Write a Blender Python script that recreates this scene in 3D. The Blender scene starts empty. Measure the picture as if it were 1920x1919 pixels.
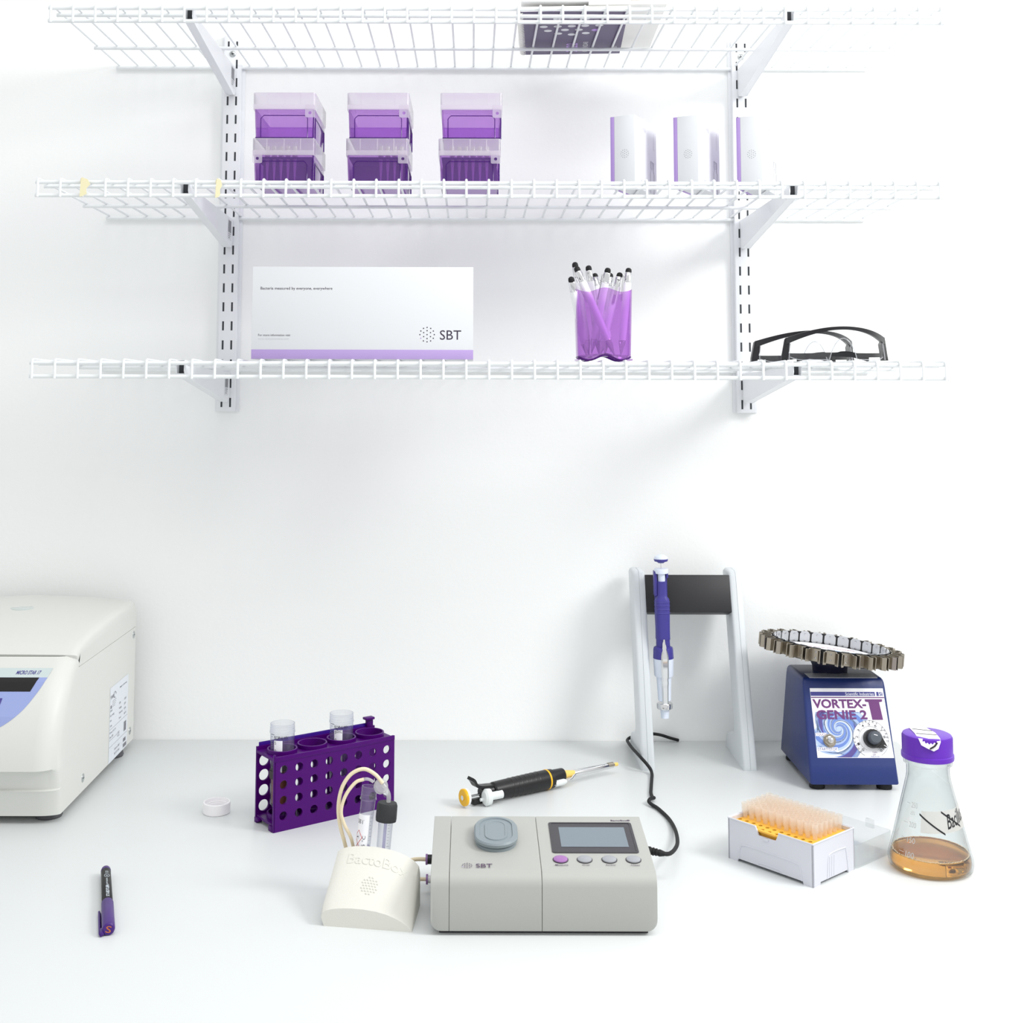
import bpy, bmesh, math, random
from mathutils import Matrix, Vector
from math import sin, cos, pi, sqrt, radians, atan2
random.seed(7)
SC = bpy.context.scene
COL = SC.collection
TZ = 750.0                       # bench top height above the floor, millimetres; heights below are measured from it

# ---------------------------------------------------------------- camera, world, lights, exposure
cam_d = bpy.data.cameras.new('camera')
cam = bpy.data.objects.new('camera', cam_d)
COL.objects.link(cam)
cam_d.sensor_fit = 'HORIZONTAL'
cam_d.sensor_width = 36.0
cam_d.lens = 2312 / 1920 * 36
cam_d.shift_x = (960 - 885) / 1920
cam_d.shift_y = -(959.5 - 521) / 1920
cam_d.clip_start = 0.02
cam.location = (0, -1.85, (513.6 + TZ) / 1000)
cam.rotation_mode = 'XYZ'
cam.matrix_world = Matrix.Translation(cam.location) @ Matrix.Rotation(radians(90 + 5.06), 4, 'X') @ Matrix.Rotation(radians(0.15), 4, 'Z')
SC.camera = cam

world = bpy.data.worlds.new('world')
SC.world = world
world.use_nodes = True
bg = world.node_tree.nodes['Background']
bg.inputs[0].default_value = (0.985, 0.995, 1.0, 1)
bg.inputs[1].default_value = 0.92


def area(name, loc, target, size, power, color=(1, 1, 1), size_y=None):
    d = bpy.data.lights.new(name, 'AREA')
    d.shape = 'RECTANGLE' if size_y else 'DISK'
    d.size = size
    if size_y:
        d.size_y = size_y
    d.energy = power
    d.color = color
    o = bpy.data.objects.new(name, d)
    COL.objects.link(o)
    o.location = loc
    o.rotation_euler = (Vector(target) - Vector(loc)).to_track_quat('-Z', 'Y').to_euler()
    return o


area('key_softbox', (1.35, -1.0, 1.98), (0.1, -0.15, 1.05), 0.55, 18.5, (1.0, 0.995, 0.985))
area('ceiling_panel', (0.45, -1.2, 2.78), (0.45, -1.19, 0.0), 1.9, 18.5, (0.99, 1.0, 0.995), 0.7)

SC.view_settings.view_transform = 'Standard'
SC.view_settings.look = 'None'
SC.view_settings.gamma = 1.0
SC.view_settings.exposure = -0.13
SC.view_settings.use_curve_mapping = False
SC.cycles.max_bounces = 14
SC.cycles.transparent_max_bounces = 32
SC.cycles.transmission_bounces = 12


# ---------------------------------------------------------------- materials
def lin(c):
    c = c / 255.0
    return c / 12.92 if c <= 0.04045 else ((c + 0.055) / 1.055) ** 2.4


def rgb(c):
    return (lin(c[0]), lin(c[1]), lin(c[2]), 1.0)


MATS = {}


def pm(name, col, rough=0.5, metal=0.0, trans=0.0, ior=1.45, spec=0.5, bump=0.0, bscale=200.0, coat=0.0):
    if name in MATS:
        return MATS[name]
    m = bpy.data.materials.new(name)
    m.use_nodes = True
    nt = m.node_tree
    b = nt.nodes['Principled BSDF']
    b.inputs['Base Color'].default_value = rgb(col)
    b.inputs['Roughness'].default_value = rough
    b.inputs['Metallic'].default_value = metal
    b.inputs['Transmission Weight'].default_value = trans
    b.inputs['IOR'].default_value = ior
    b.inputs['Specular IOR Level'].default_value = spec
    b.inputs['Coat Weight'].default_value = coat
    if bump:
        n = nt.nodes.new('ShaderNodeTexNoise')
        n.inputs['Scale'].default_value = bscale
        n.inputs['Detail'].default_value = 3
        tc = nt.nodes.new('ShaderNodeTexCoord')
        nt.links.new(tc.outputs['Object'], n.inputs['Vector'])
        bp = nt.nodes.new('ShaderNodeBump')
        bp.inputs['Strength'].default_value = bump
        bp.inputs['Distance'].default_value = 0.001
        nt.links.new(n.outputs['Fac'], bp.inputs['Height'])
        nt.links.new(bp.outputs['Normal'], b.inputs['Normal'])
    MATS[name] = m
    return m


def thin(name, tint, body, body_fac, gloss=1.0, rough=0.05, edge=None):
    """thin clear plastic or glass: tinted see-through, a little body colour, a Fresnel sheen"""
    if name in MATS:
        return MATS[name]
    m = bpy.data.materials.new(name)
    m.use_nodes = True
    nt = m.node_tree
    for n in list(nt.nodes):
        nt.nodes.remove(n)
    out = nt.nodes.new('ShaderNodeOutputMaterial')
    tr = nt.nodes.new('ShaderNodeBsdfTransparent')
    tr.inputs[0].default_value = rgb(tint)
    if edge:
        lw = nt.nodes.new('ShaderNodeLayerWeight')
        lw.inputs['Blend'].default_value = 0.25
        cr = nt.nodes.new('ShaderNodeMix')
        cr.data_type = 'RGBA'
        cr.inputs['A'].default_value = rgb(tint)
        cr.inputs['B'].default_value = rgb(edge)
        nt.links.new(lw.outputs['Facing'], cr.inputs['Factor'])
        nt.links.new(cr.outputs['Result'], tr.inputs[0])
    df = nt.nodes.new('ShaderNodeBsdfDiffuse')
    df.inputs[0].default_value = rgb(body)
    tl = nt.nodes.new('ShaderNodeBsdfTranslucent')
    tl.inputs[0].default_value = rgb(body)
    mx0 = nt.nodes.new('ShaderNodeMixShader')
    mx0.inputs[0].default_value = 0.5
    nt.links.new(df.outputs[0], mx0.inputs[1])
    nt.links.new(tl.outputs[0], mx0.inputs[2])
    mx = nt.nodes.new('ShaderNodeMixShader')
    mx.inputs[0].default_value = body_fac
    nt.links.new(tr.outputs[0], mx.inputs[1])
    nt.links.new(mx0.outputs[0], mx.inputs[2])
    gl = nt.nodes.new('ShaderNodeBsdfGlossy')
    gl.inputs['Roughness'].default_value = rough
    fc = nt.nodes.new('ShaderNodeLayerWeight')          # Schlick sheen, the same from both sides of the sheet
    fc.inputs['Blend'].default_value = 0.5
    pw = nt.nodes.new('ShaderNodeMath')
    pw.operation = 'POWER'
    pw.inputs[1].default_value = 5.0
    nt.links.new(fc.outputs['Facing'], pw.inputs[0])
    mul = nt.nodes.new('ShaderNodeMath')
    mul.operation = 'MULTIPLY_ADD'
    mul.inputs[1].default_value = 0.9 * gloss
    mul.inputs[2].default_value = 0.035 * gloss
    nt.links.new(pw.outputs[0], mul.inputs[0])
    mx2 = nt.nodes.new('ShaderNodeMixShader')
    nt.links.new(mul.outputs[0], mx2.inputs[0])
    nt.links.new(mx.outputs[0], mx2.inputs[1])
    nt.links.new(gl.outputs[0], mx2.inputs[2])
    nt.links.new(mx2.outputs[0], out.inputs[0])
    MATS[name] = m
    return m


M_WALL = pm('painted_wall', (248, 249, 248), 0.75, bump=0.25, bscale=160)
M_TABLE = pm('white_laminate', (217, 220, 220), 0.35, spec=0.35)
M_FLOOR = pm('grey_vinyl_floor', (205, 206, 208), 0.5)
M_STEEL_W = pm('white_powder_coat', (234, 236, 239), 0.38)
M_WIRE = pm('white_coated_wire', (236, 239, 240), 0.32)
M_SLOT = pm('slot_dark', (58, 60, 64), 0.8)
M_SCREW = pm('zinc_screw', (190, 195, 195), 0.3, 1.0)
M_DARK = pm('dark_ink', (52, 44, 64), 0.6)
M_BLACK = pm('black_plastic', (28, 28, 31), 0.42)
M_RUBBER = pm('black_rubber', (24, 24, 26), 0.7)
M_BAR = pm('black_anodised', (34, 34, 37), 0.5)
M_CARD = pm('white_card', (220, 222, 225), 0.55)
M_LILAC = pm('lilac_print', (176, 152, 206), 0.55)
M_GREYINK = pm('pale_grey_ink', (205, 205, 210), 0.6)
M_MIDINK = pm('grey_ink', (132, 132, 140), 0.6)
M_WHITE = pm('white_plastic', (242, 242, 242), 0.4)
M_PAPER = pm('paper', (245, 244, 240), 0.7)
M_CHROME = pm('chrome', (225, 225, 226), 0.14, 1.0)
M_NICKEL = pm('spring_steel', (176, 168, 154), 0.28, 1.0)
M_ALU = pm('brushed_plate', (206, 208, 211), 0.4, 0.7)
M_VEIL = pm('steel_rivet', (200, 200, 204), 0.2, 1.0)


# ---------------------------------------------------------------- mesh collector (millimetres)
def frame(o, xd, yd):
    x = Vector(xd).normalized()
    y = Vector(yd).normalized()
    z = x.cross(y)
    m = Matrix((x, y, z)).transposed().to_4x4()
    m.translation = Vector(o)
    return m


def front(x, y, z):               # a surface that faces the room (towards -y)
    return frame((x, y, z), (1, 0, 0), (0, 0, 1))


def top(x, y, z):
    return frame((x, y, z), (1, 0, 0), (0, 1, 0))


def mesh_from_curve(c):
    o = bpy.data.objects.new('tmp', c)
    COL.objects.link(o)
    dg = bpy.context.evaluated_depsgraph_get()
    dg.update()
    me = o.evaluated_get(dg).to_mesh()
    v = [tuple(p.co) for p in me.vertices]
    f = [tuple(p.vertices) for p in me.polygons]
    o.evaluated_get(dg).to_mesh_clear()
    bpy.data.objects.remove(o)
    bpy.data.curves.remove(c)
    return v, f


class MB:
    def __init__(s):
        s.v, s.f, s.m, s.mats = [], [], [], []

    def add(s, v, f, mat, M=None, fn=None):
        if mat not in s.mats:
            s.mats.append(mat)
        k = s.mats.index(mat)
        n = len(s.v)
        for p in v:
            if fn:
                p = fn(p)
            if M is not None:
                p = M @ Vector(p)
            s.v.append(tuple(p))
        for q in f:
            s.f.append(tuple(i + n for i in q))
            s.m.append(k)
        return s

    def bm(s, b, mat, M=None):
        b.verts.index_update()
        s.add([tuple(p.co) for p in b.verts], [tuple(q.index for q in fa.verts) for fa in b.faces], mat, M)
        b.free()
        return s

    def box(s, x0, x1, y0, y1, z0, z1, mat, bev=0.0, seg=2, M=None):
        b = bmesh.new()
        bmesh.ops.create_cube(b, size=1.0)
        for p in b.verts:
            p.co = Vector((x0 + (p.co.x + .5) * (x1 - x0), y0 + (p.co.y + .5) * (y1 - y0), z0 + (p.co.z + .5) * (z1 - z0)))
        if bev:
            bmesh.ops.bevel(b, geom=b.edges[:], offset=bev, segments=seg, profile=0.5, affect='EDGES')
        return s.bm(b, mat, M)

    def lathe(s, prof, mat, M=None, seg=32, flute=None):
        v, f, rows = [], [], []
        for i, (r, z) in enumerate(prof):
            if r <= 1e-6:
                rows.append([len(v)])
                v.append((0, 0, z))
            else:
                rows.append(list(range(len(v), len(v) + seg)))
                for k in range(seg):
                    a = 2 * pi * k / seg
                    rr = r
                    if flute and flute[1] <= z <= flute[2]:
                        rr = r - flute[0] * (k % 2)
                    v.append((rr * cos(a), rr * sin(a), z))
        for a, b in zip(rows, rows[1:]):
            if len(a) == 1 and len(b) == 1:
                continue
            for k in range(seg):
                k2 = (k + 1) % seg
                if len(a) == 1:
                    f.append((a[0], b[k2], b[k]))
                elif len(b) == 1:
                    f.append((a[k], a[k2], b[0]))
                else:
                    f.append((a[k], a[k2], b[k2], b[k]))
        return s.add(v, f, mat, M)

    def tube(s, path, r, mat, seg=10, caps=True, closed=False, M=None):
        P = [Vector(p) for p in path]
        n = len(P)
        rs = r if isinstance(r, (list, tuple)) else [r] * n
        v, f = [], []
        nrm = None
        for i in range(n):
            if closed:
                t = (P[(i + 1) % n] - P[i - 1]).normalized()
            else:
                t = (P[min(i + 1, n - 1)] - P[max(i - 1, 0)]).normalized()
            if nrm is None:
                nrm = t.orthogonal().normalized()
            nrm = (nrm - t * nrm.dot(t)).normalized()
            bi = t.cross(nrm)
            for k in range(seg):
                a = 2 * pi * k / seg
                v.append(tuple(P[i] + (nrm * cos(a) + bi * sin(a)) * rs[i]))
        for i in range(n if closed else n - 1):
            j = (i + 1) % n
            for k in range(seg):
                k2 = (k + 1) % seg
                f.append((i * seg + k, i * seg + k2, j * seg + k2, j * seg + k))
        if caps and not closed:
            f.append(tuple(range(seg))[::-1])
            f.append(tuple(range((n - 1) * seg, n * seg)))
        return s.add(v, f, mat, M)

    def loft(s, secs, mat, caps=True, M=None, closed=True):
        n = len(secs[0])
        v = [p for q in secs for p in q]
        f = []
        for i in range(len(secs) - 1):
            for k in range(n if closed else n - 1):
                k2 = (k + 1) % n
                f.append((i * n + k, i * n + k2, (i + 1) * n + k2, (i + 1) * n + k))
        if caps:
            f.append(tuple(range(n))[::-1])
            f.append(tuple(range((len(secs) - 1) * n, len(secs) * n)))
        return s.add(v, f, mat, M)

    def prism(s, poly, t, mat, M=None):      # polygon in local xy, extruded from z=0 to z=t
        return s.loft([[(x, y, 0) for x, y in poly], [(x, y, t) for x, y in poly]], mat, True, M)

    def plate(s, outline, holes, t, mat, M=None):   # flat plate with holes, centred on local z=0
        c = bpy.data.curves.new('tmp', 'CURVE')
        c.dimensions = '2D'
        c.fill_mode = 'BOTH'
        c.extrude = t / 2
        for poly in [outline] + holes:
            sp = c.splines.new('POLY')
            sp.points.add(len(poly) - 1)
            for p, q in zip(sp.points, poly):
                p.co = (q[0], q[1], 0, 1)
            sp.use_cyclic_u = True
        v, f = mesh_from_curve(c)
        return s.add(v, f, mat, M)

    def text(s, txt, size, mat, M=None, align='LEFT', shear=0.0, spacing=1.0, fn=None, bold=0.0, extrude=0.0, sx=1.0):
        c = bpy.data.curves.new('tmp', 'FONT')
        c.body = txt
        c.size = size
        c.align_x = align
        c.shear = shear
        c.space_character = spacing
        c.offset = bold
        c.extrude = extrude
        c.resolution_u = 3
        v, f = mesh_from_curve(c)
        v = [(p[0] * sx, p[1], p[2]) for p in v]
        return s.add(v, f, mat, M, fn)

    def disc(s, r, mat, M=None, seg=14, fn=None):
        return s.add([(r * cos(2 * pi * k / seg), r * sin(2 * pi * k / seg), 0) for k in range(seg)], [tuple(range(seg))], mat, M, fn)

    def quad(s, x0, x1, y0, y1, mat, M=None, fn=None):
        return s.add([(x0, y0, 0), (x1, y0, 0), (x1, y1, 0), (x0, y1, 0)], [(0, 1, 2, 3)], mat, M, fn)

    def fit(s, txt, x0, x1, y0, y1, mat, M=None, bold=0.0, shear=0.0, fn=None):
        """lettering stretched to fill a box"""
        n = len(s.v)
        s.text(txt, 10, mat, None, bold=bold, shear=shear)
        q = s.v[n:]
        a0, a1 = min(p[0] for p in q), max(p[0] for p in q)
        b0, b1 = min(p[1] for p in q), max(p[1] for p in q)
        for i, p in enumerate(q):
            r = (x0 + (p[0] - a0) / (a1 - a0) * (x1 - x0), y0 + (p[1] - b0) / (b1 - b0) * (y1 - y0), 0)
            if fn:
                r = fn(r)
            if M is not None:
                r = M @ Vector(r)
            s.v[n + i] = tuple(r)
        return s

    def build(s, name, parent=None, loc=None, rot=None, sharp=32, smooth=True, org=(0, 0, 0)):
        me = bpy.data.meshes.new(name)
        me.from_pydata([((a - org[0]) * .001, (b - org[1]) * .001, (c - org[2]) * .001) for a, b, c in s.v], [], s.f)
        for m in s.mats:
            me.materials.append(m)
        me.polygons.foreach_set('material_index', s.m)
        me.update()
        b = bmesh.new()
        b.from_mesh(me)
        bmesh.ops.recalc_face_normals(b, faces=b.faces[:])
        b.to_mesh(me)
        b.free()
        if smooth:
            me.shade_smooth()
            me.set_sharp_from_angle(angle=radians(sharp))
        o = bpy.data.objects.new(name, me)
        COL.objects.link(o)
        if parent is not None:
            o.parent = parent
        if loc is not None:
            o.location = W(*loc)
        if rot is not None:
            o.rotation_euler = rot
        return o


def W(x, y, z):
    return (x * .001, y * .001, (z + TZ) * .001)


def tag(o, label, cat, group=None):
    o['label'] = label
    o['category'] = cat
    if group:
        o['group'] = group
    return o


def thing(name, label, cat, loc, rot=(0, 0, 0), group=None):
    o = bpy.data.objects.new(name, None)
    o.empty_display_size = 0.02
    COL.objects.link(o)
    o.location = W(*loc)
    o.rotation_euler = rot
    return tag(o, label, cat, group)


def dup(src, loc=None, rot=None, label=None):
    kids = {}
    for o in bpy.data.objects:
        if o.parent:
            kids.setdefault(o.parent, []).append(o)

    def rec(o, par):
        c = o.copy()
        COL.objects.link(c)
        if par:
            c.parent = par
        for ch in kids.get(o, []):
            rec(ch, c)
        return c
    r = rec(src, None)
    if loc:
        r.location = W(*loc)
    if rot:
        r.rotation_euler = rot
    if label:
        r['label'] = label
    return r


def circ(cx, cy, r, n=20):
    return [(cx + r * cos(2 * pi * k / n), cy + r * sin(2 * pi * k / n)) for k in range(n)]


def rrect(x0, x1, y0, y1, r, n=6):
    out = []
    for cx, cy, a0 in ((x1 - r, y1 - r, 0), (x0 + r, y1 - r, pi / 2), (x0 + r, y0 + r, pi), (x1 - r, y0 + r, 3 * pi / 2)):
        for k in range(n + 1):
            a = a0 + pi / 2 * k / n
            out.append((cx + r * cos(a), cy + r * sin(a)))
    return out


def spline(pts, n=8):
    """Catmull-Rom through the points"""
    P = [Vector(p) for p in pts]
    P = [P[0] * 2 - P[1]] + P + [P[-1] * 2 - P[-2]]
    out = []
    for i in range(1, len(P) - 2):
        a, b, c, d = P[i - 1:i + 3]
        for k in range(n):
            t = k / n
            out.append(tuple(0.5 * (2 * b + (c - a) * t + (2 * a - 5 * b + 4 * c - d) * t * t + (3 * b - a - 3 * c + d) * t ** 3)))
    out.append(tuple(P[-2]))
    return out


DOTS = [(0, 0)] + [(0.52 * cos(radians(60 * k + 30)), 0.52 * sin(radians(60 * k + 30))) for k in range(6)] + \
       [(0.95 * cos(radians(30 * k)), 0.95 * sin(radians(30 * k))) for k in range(12)]


def dots(mb, M, R, r, mat, odd=None, fn=None, sx=1.0):
    for i, (a, b) in enumerate(DOTS):
        off = Matrix.Translation((a * R * sx, b * R, 0))
        mb.disc(r, odd if (odd and i == 14) else mat, (M @ off) if M is not None else off, 10, fn)


# ---------------------------------------------------------------- room
def structure(o):
    o['kind'] = 'structure'
    return o


mb = MB()
mb.box(-2600, 2600, 0, 100, -TZ, 2000, M_WALL)
structure(mb.build('wall_back'))
bpy.data.objects['wall_back'].location = (0, 0, TZ / 1000)
mb = MB()
mb.box(-2600, 2600, -3600, 100, -100, 0, M_FLOOR)
structure(mb.build('floor'))

t = thing('workbench', 'white laboratory bench with a smooth laminate top against the wall', 'bench', (0, 0, -TZ))
mb = MB()
mb.box(-1500, 621.5, -960, -1, TZ - 28, TZ, M_TABLE, 1.2)
mb.build('benchtop', t)
for x in (-1400, 560):
    for y in (-880, -70):
        mb = MB()
        mb.box(x - 25, x + 25, y - 25, y + 25, 0, TZ - 28, M_STEEL_W, 2)
        mb.build('leg', t)

# ---------------------------------------------------------------- shelving
SH = {'top': (1001.5, 1003.0), 'middle': (776.0, 771.5), 'bottom': (548.0, 543.0)}   # front and back height of each shelf
RX = (-364.5, 407.5)


def shelf_z(k, y):
    f, b = SH[k]
    return b + (f - b) * (-y) / 310


def rail(x, zt, label, screw_z, z_first):
    t = thing('wall_upright', label, 'shelf upright', (x, 0, 476))
    mb = MB()
    mb.box(-13.5, 13.5, -13, -0.2, 0, zt - 476, M_STEEL_W, 1.6)
    mb.box(-18, 18, -3.0, -0.2, 0, zt - 476, M_STEEL_W, 0.8)
    k = 0
    while True:
        z = z_first - 28.42 * k - 476
        if z < 6:
            break
        for sx in (-6.4, 6.4):
            mb.box(sx - 1.35, sx + 1.35, -13.15, -12.4, z - 6.8, z + 6.8, M_SLOT)
        k += 1
    mb.build('channel', t)
    s = MB()
    Ms = front(0, -13.2, screw_z - 476)
    s.lathe([(0, 2.4), (2.5, 2.2), (4.6, 0.9), (5, 0)], M_SCREW, Ms, 20)
    for a in (20, 110):
        s.box(-2.6, 2.6, -0.55, 0.55, 2.1, 2.55, M_SLOT, M=Ms @ Matrix.Rotation(radians(a), 4, 'Z'))
    s.build('screw', t)
    return t


rail(RX[0], 1046, 'white slotted wall upright beside the stacked purple boxes and the wide white carton', 1016.8, 944.3 + 28.42 * 3)
rail(RX[1], 1041, 'white slotted wall upright between the pen cup and the safety glasses', 1013.9, 943.1 + 28.42 * 3)


def bracket_mesh(sticker):
    b = MB()
    side = [(-14, -9), (-286, -9), (-290, -1.5), (-301, -1.5), (-303.5, -6), (-303.5, -15), (-300, -20.5), (-292, -22)]
    side += [(-60, -49), (-30, -53), (-20, -51), (-14, -44)]
    for sx in (-5.6, 4.4):
        b.loft([[(sx, y, z) for y, z in side], [(sx + 1.2, y, z) for y, z in side]], M_STEEL_W)
    low = [(-300.5, -19), (-292, -21.2), (-60, -48.2), (-30, -52), (-20, -50.5)]
    for (y0, z0), (y1, z1) in zip(low, low[1:]):
        b.loft([[(-4.5, y0, z0 - .6), (4.5, y0, z0 - .6), (4.5, y0, z0 + .6), (-4.5, y0, z0 + .6)],
                [(-4.5, y1, z1 - .6), (4.5, y1, z1 - .6), (4.5, y1, z1 + .6), (-4.5, y1, z1 + .6)]], M_STEEL_W)
    b.box(-4.5, 4.5, -284, -14, -10.2, -9.2, M_STEEL_W)  # added strip, closes the channel top so its inside stays shaded
    b.box(-4.5, 4.5, -291, -290, -20, -2, M_SLOT)  # dark sheet painted in for the deep shade of the open channel end
    st = None
    if sticker:
        st = MB()
        Mt = frame((5.75, -50, -43), (0, 1, 0), (0, 0, 1))
        st.quad(0, 26, 0, 31, M_CARD, Mt)
        Mt2 = frame((5.85, -50, -43), (0, 1, 0), (0, 0, 1))
        x = 2.0
        k = 0
        while x < 23:
            w = (0.5, 0.9, 0.4, 1.2)[k % 4]
            st.quad(x, x + w, 11, 29, M_MIDINK, Mt2)
            x += w + (0.7, 0.5, 0.9)[k % 3]
            k += 1
        for j in range(3):
            st.quad(4, 20 - 3 * j, 8.2 - 2.8 * j, 9.4 - 2.8 * j, M_MIDINK, Mt2)
    return b, st


BR = None
for side, x in (('a', RX[0]), ('b', RX[1])):
    bm_, st_ = bracket_mesh(side == 'a')
    src = None
    for k in ('top', 'middle', 'bottom'):
        f, bk = SH[k]
        lab = ('white bracket with barcode sticker under the %s wire shelf' if side == 'a' else 'plain white bracket without sticker under the %s wire shelf') % k
        rot = (-(f - bk) / 310, 0, 0)
        if src is None:
            src = thing('shelf_bracket', lab, 'bracket', (x, 0, bk), rot, 'brackets under the wire shelves')
            bm_.build('bracket_arm', src)
            if st_:
                st_.build('barcode_sticker', src)
        else:
            dup(src, (x, 0, bk), rot, lab)

src = None
for k, xo in (('top', 2.0), ('middle', -7.0), ('bottom', -6.5)):
    f, bk = SH[k]
    lab = {'top': 'topmost white wire shelf carrying the purple calendar', 'middle': 'middle white wire shelf carrying the stacked purple boxes',
           'bottom': 'lowest white wire shelf carrying the pen cup and safety glasses'}[k]
    rot = (-(f - bk) / 310, 0, 0)
    if src is None:
        src = thing('wire_shelf', lab, 'shelf', (xo, 0, bk), rot, 'wire wall shelves')
        N = 41
        g = MB()
        for i in range(N):
            x = -541 + 28.45 * i
            g.tube([(x, -3, -1.6), (x, -307.5, -1.6), (x, -310, -2.6), (x, -311.2, -5.0), (x, -311.2, -25)], 1.65, M_WIRE, 8)
        g.build('wire_grid', src)
        for nm, y, z in (('front_rod', -307.2, -5.6), ('lip_rod', -307.2, -22.5), ('middle_rod', -276, -5.6), ('middle_rod', -116, -5.6), ('back_rod', -5, -5.6)):
            r_ = MB()
            r_.tube([(-545, y, z), (601, y, z)], 2.6, M_WIRE, 10)
            r_.build(nm, src)
    else:
        dup(src, (xo, 0, bk), rot, lab)
for xw, zw, sgn, lab in ((-491.1, 763.7, 1, 'pale yellow tape scrap stuck on wires at the far end of the middle shelf'), (-320.4, 762.8, -1, 'smaller pale yellow tape scrap on the middle shelf wires beside the bracket')):
    mb = MB()
    s_ = 1.0 if sgn > 0 else .55
    pts = [(-3, -13), (1, -12), (6 * s_, -9), (5 * s_, -3), (10 * s_, 3), (7 * s_, 9), (2, 11), (-1, 12), (-2.2, 4)]
    mb.prism(pts, .5, pm('yellowed_tape', (238, 230, 190), .7), front(0, -2.1, 0))
    for z in (-9, 0, 8):
        mb.tube([(-1.2, 0, z - 2.5), (-1.0, 0, z + 2.5)], 2.15, pm('yellowed_tape', (0, 0, 0)), 8)
    tag(mb.build('tape_scrap', loc=(xw, -311.2, zw)), lab, 'tape', 'tape scraps on the middle shelf')
# ---------------------------------------------------------------- on the top shelf
M_COVER = pm('deep_purple_cover', (92, 80, 112), 0.45)
M_COVTXT = pm('cover_lilac_ink', (186, 150, 220), 0.5)
z0 = 1003.6
yaw = radians(-3.6)
t = thing('spiral_calendar', 'dark purple spiral bound calendar lying face down on the topmost shelf', 'calendar', (139, -170, z0), (0, 0, yaw))
mb = MB()
mb.box(-70, 71, -104, 105, 0, 0.6, M_COVER)


def under(x, y):                  # printed on the underside, read from below
    return frame((x, y, -0.15), (0, -1, 0), (-1, 0, 0))


for a, b in ((-21.6, -71.5), (-2.2, -77.3), (16.6, -72.1), (31.8, -60.1), (-39.8, -36.6), (-20.7, -37.4), (-1.6, -38.2), (16.5, -39.0), (35.6, -39.8), (-34.0, -17.2), (-10.7, -20.7), (8.3, -20.5), (-19.8, -3.3), (-1.1, 1.9), (18.3, -3.9)):
    mb.disc(5.6, M_CARD, under(a, b))
mb.disc(5.6, M_COVTXT, under(31.2, -18.1))
mb.text('2022', 23, M_COVTXT, under(8, 92), bold=0.3)
mb.text('CALENDAR', 10.2, M_CARD, under(23, 92), bold=0.1)
mb.text('SBT', 8.5, M_CARD, under(65, 76))
mb.build('cover', t)
mb = MB()
mb.box(-69, 70, -103, 104, 0.7, 7.5, M_PAPER)
mb.build('page_block', t)
mb = MB()
for i in range(27):
    y = -100 + 7.7 * i
    mb.tube([(-70.5 + 4.6 * cos(a), y, 3.5 + 4.6 * sin(a)) for a in [2 * pi * k / 12 for k in range(12)]], 1.0, M_PAPER, 6, closed=True)
mb.build('spiral_binding', t)

mb = MB()
mb.box(-62, 40, -103, 104, 0, 5, M_PAPER, 0.3)
for j in range(3):
    mb.box(-62.1, 40.1, -103.1, 104.1, 1 + 1.3 * j, 1.25 + 1.3 * j, M_GREYINK)
tag(mb.build('booklet', loc=(217, -177, 1003.4 + 7.9), rot=(0, 0, radians(-2))), 'white booklet sticking out from under the stack beside the purple calendar', 'booklet')
mz = 1003.4 + 13.2
for i, (x0, w, h, col, edge, lab) in enumerate(((137, 142, 9, (250, 250, 250), (214, 212, 210), 'thin white magazine directly above the booklet on the topmost shelf'),
                                                 (160, 150, 10, (246, 244, 240), (206, 178, 150), 'thick cream paged magazine at the top of the shelf stack'))):
    mc = pm('magazine_cover_%d' % i, col, 0.4)
    mb = MB()
    mb.box(-w / 2, w / 2, -104, 104, 0, h, mc, 0.2)
    me_ = pm('page_edge_%d' % i, edge, 0.7)
    for j in range(3):
        zz = h * (0.25 + 0.25 * j)
        mb.box(-w / 2 - .1, w / 2 + .1, -104.1, 104.1, zz, zz + 0.35, me_)
    tag(mb.build('magazine', loc=(x0, -171, mz), rot=(0, 0, radians(-1 - 2 * i))), lab, 'magazine', 'magazines on the topmost shelf')
    mz += h + 0.3

# ---------------------------------------------------------------- on the middle shelf: tip boxes and cartons
M_PUR = thin('purple_clear_plastic', (234, 208, 246), (178, 124, 214), 0.20, 1.0, 0.08)
M_PURD = thin('purple_clear_plastic_edge', (150, 90, 190), (110, 45, 160), 0.6, 0.8, 0.1)
M_FROST = thin('frosted_clear_plastic', (252, 250, 253), (248, 245, 249), 0.34, 1.0, 0.15)
M_TIPCLEAR = thin('clear_tip_plastic', (245, 245, 245), (240, 238, 236), 0.4, 1.0, 0.1)


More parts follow.
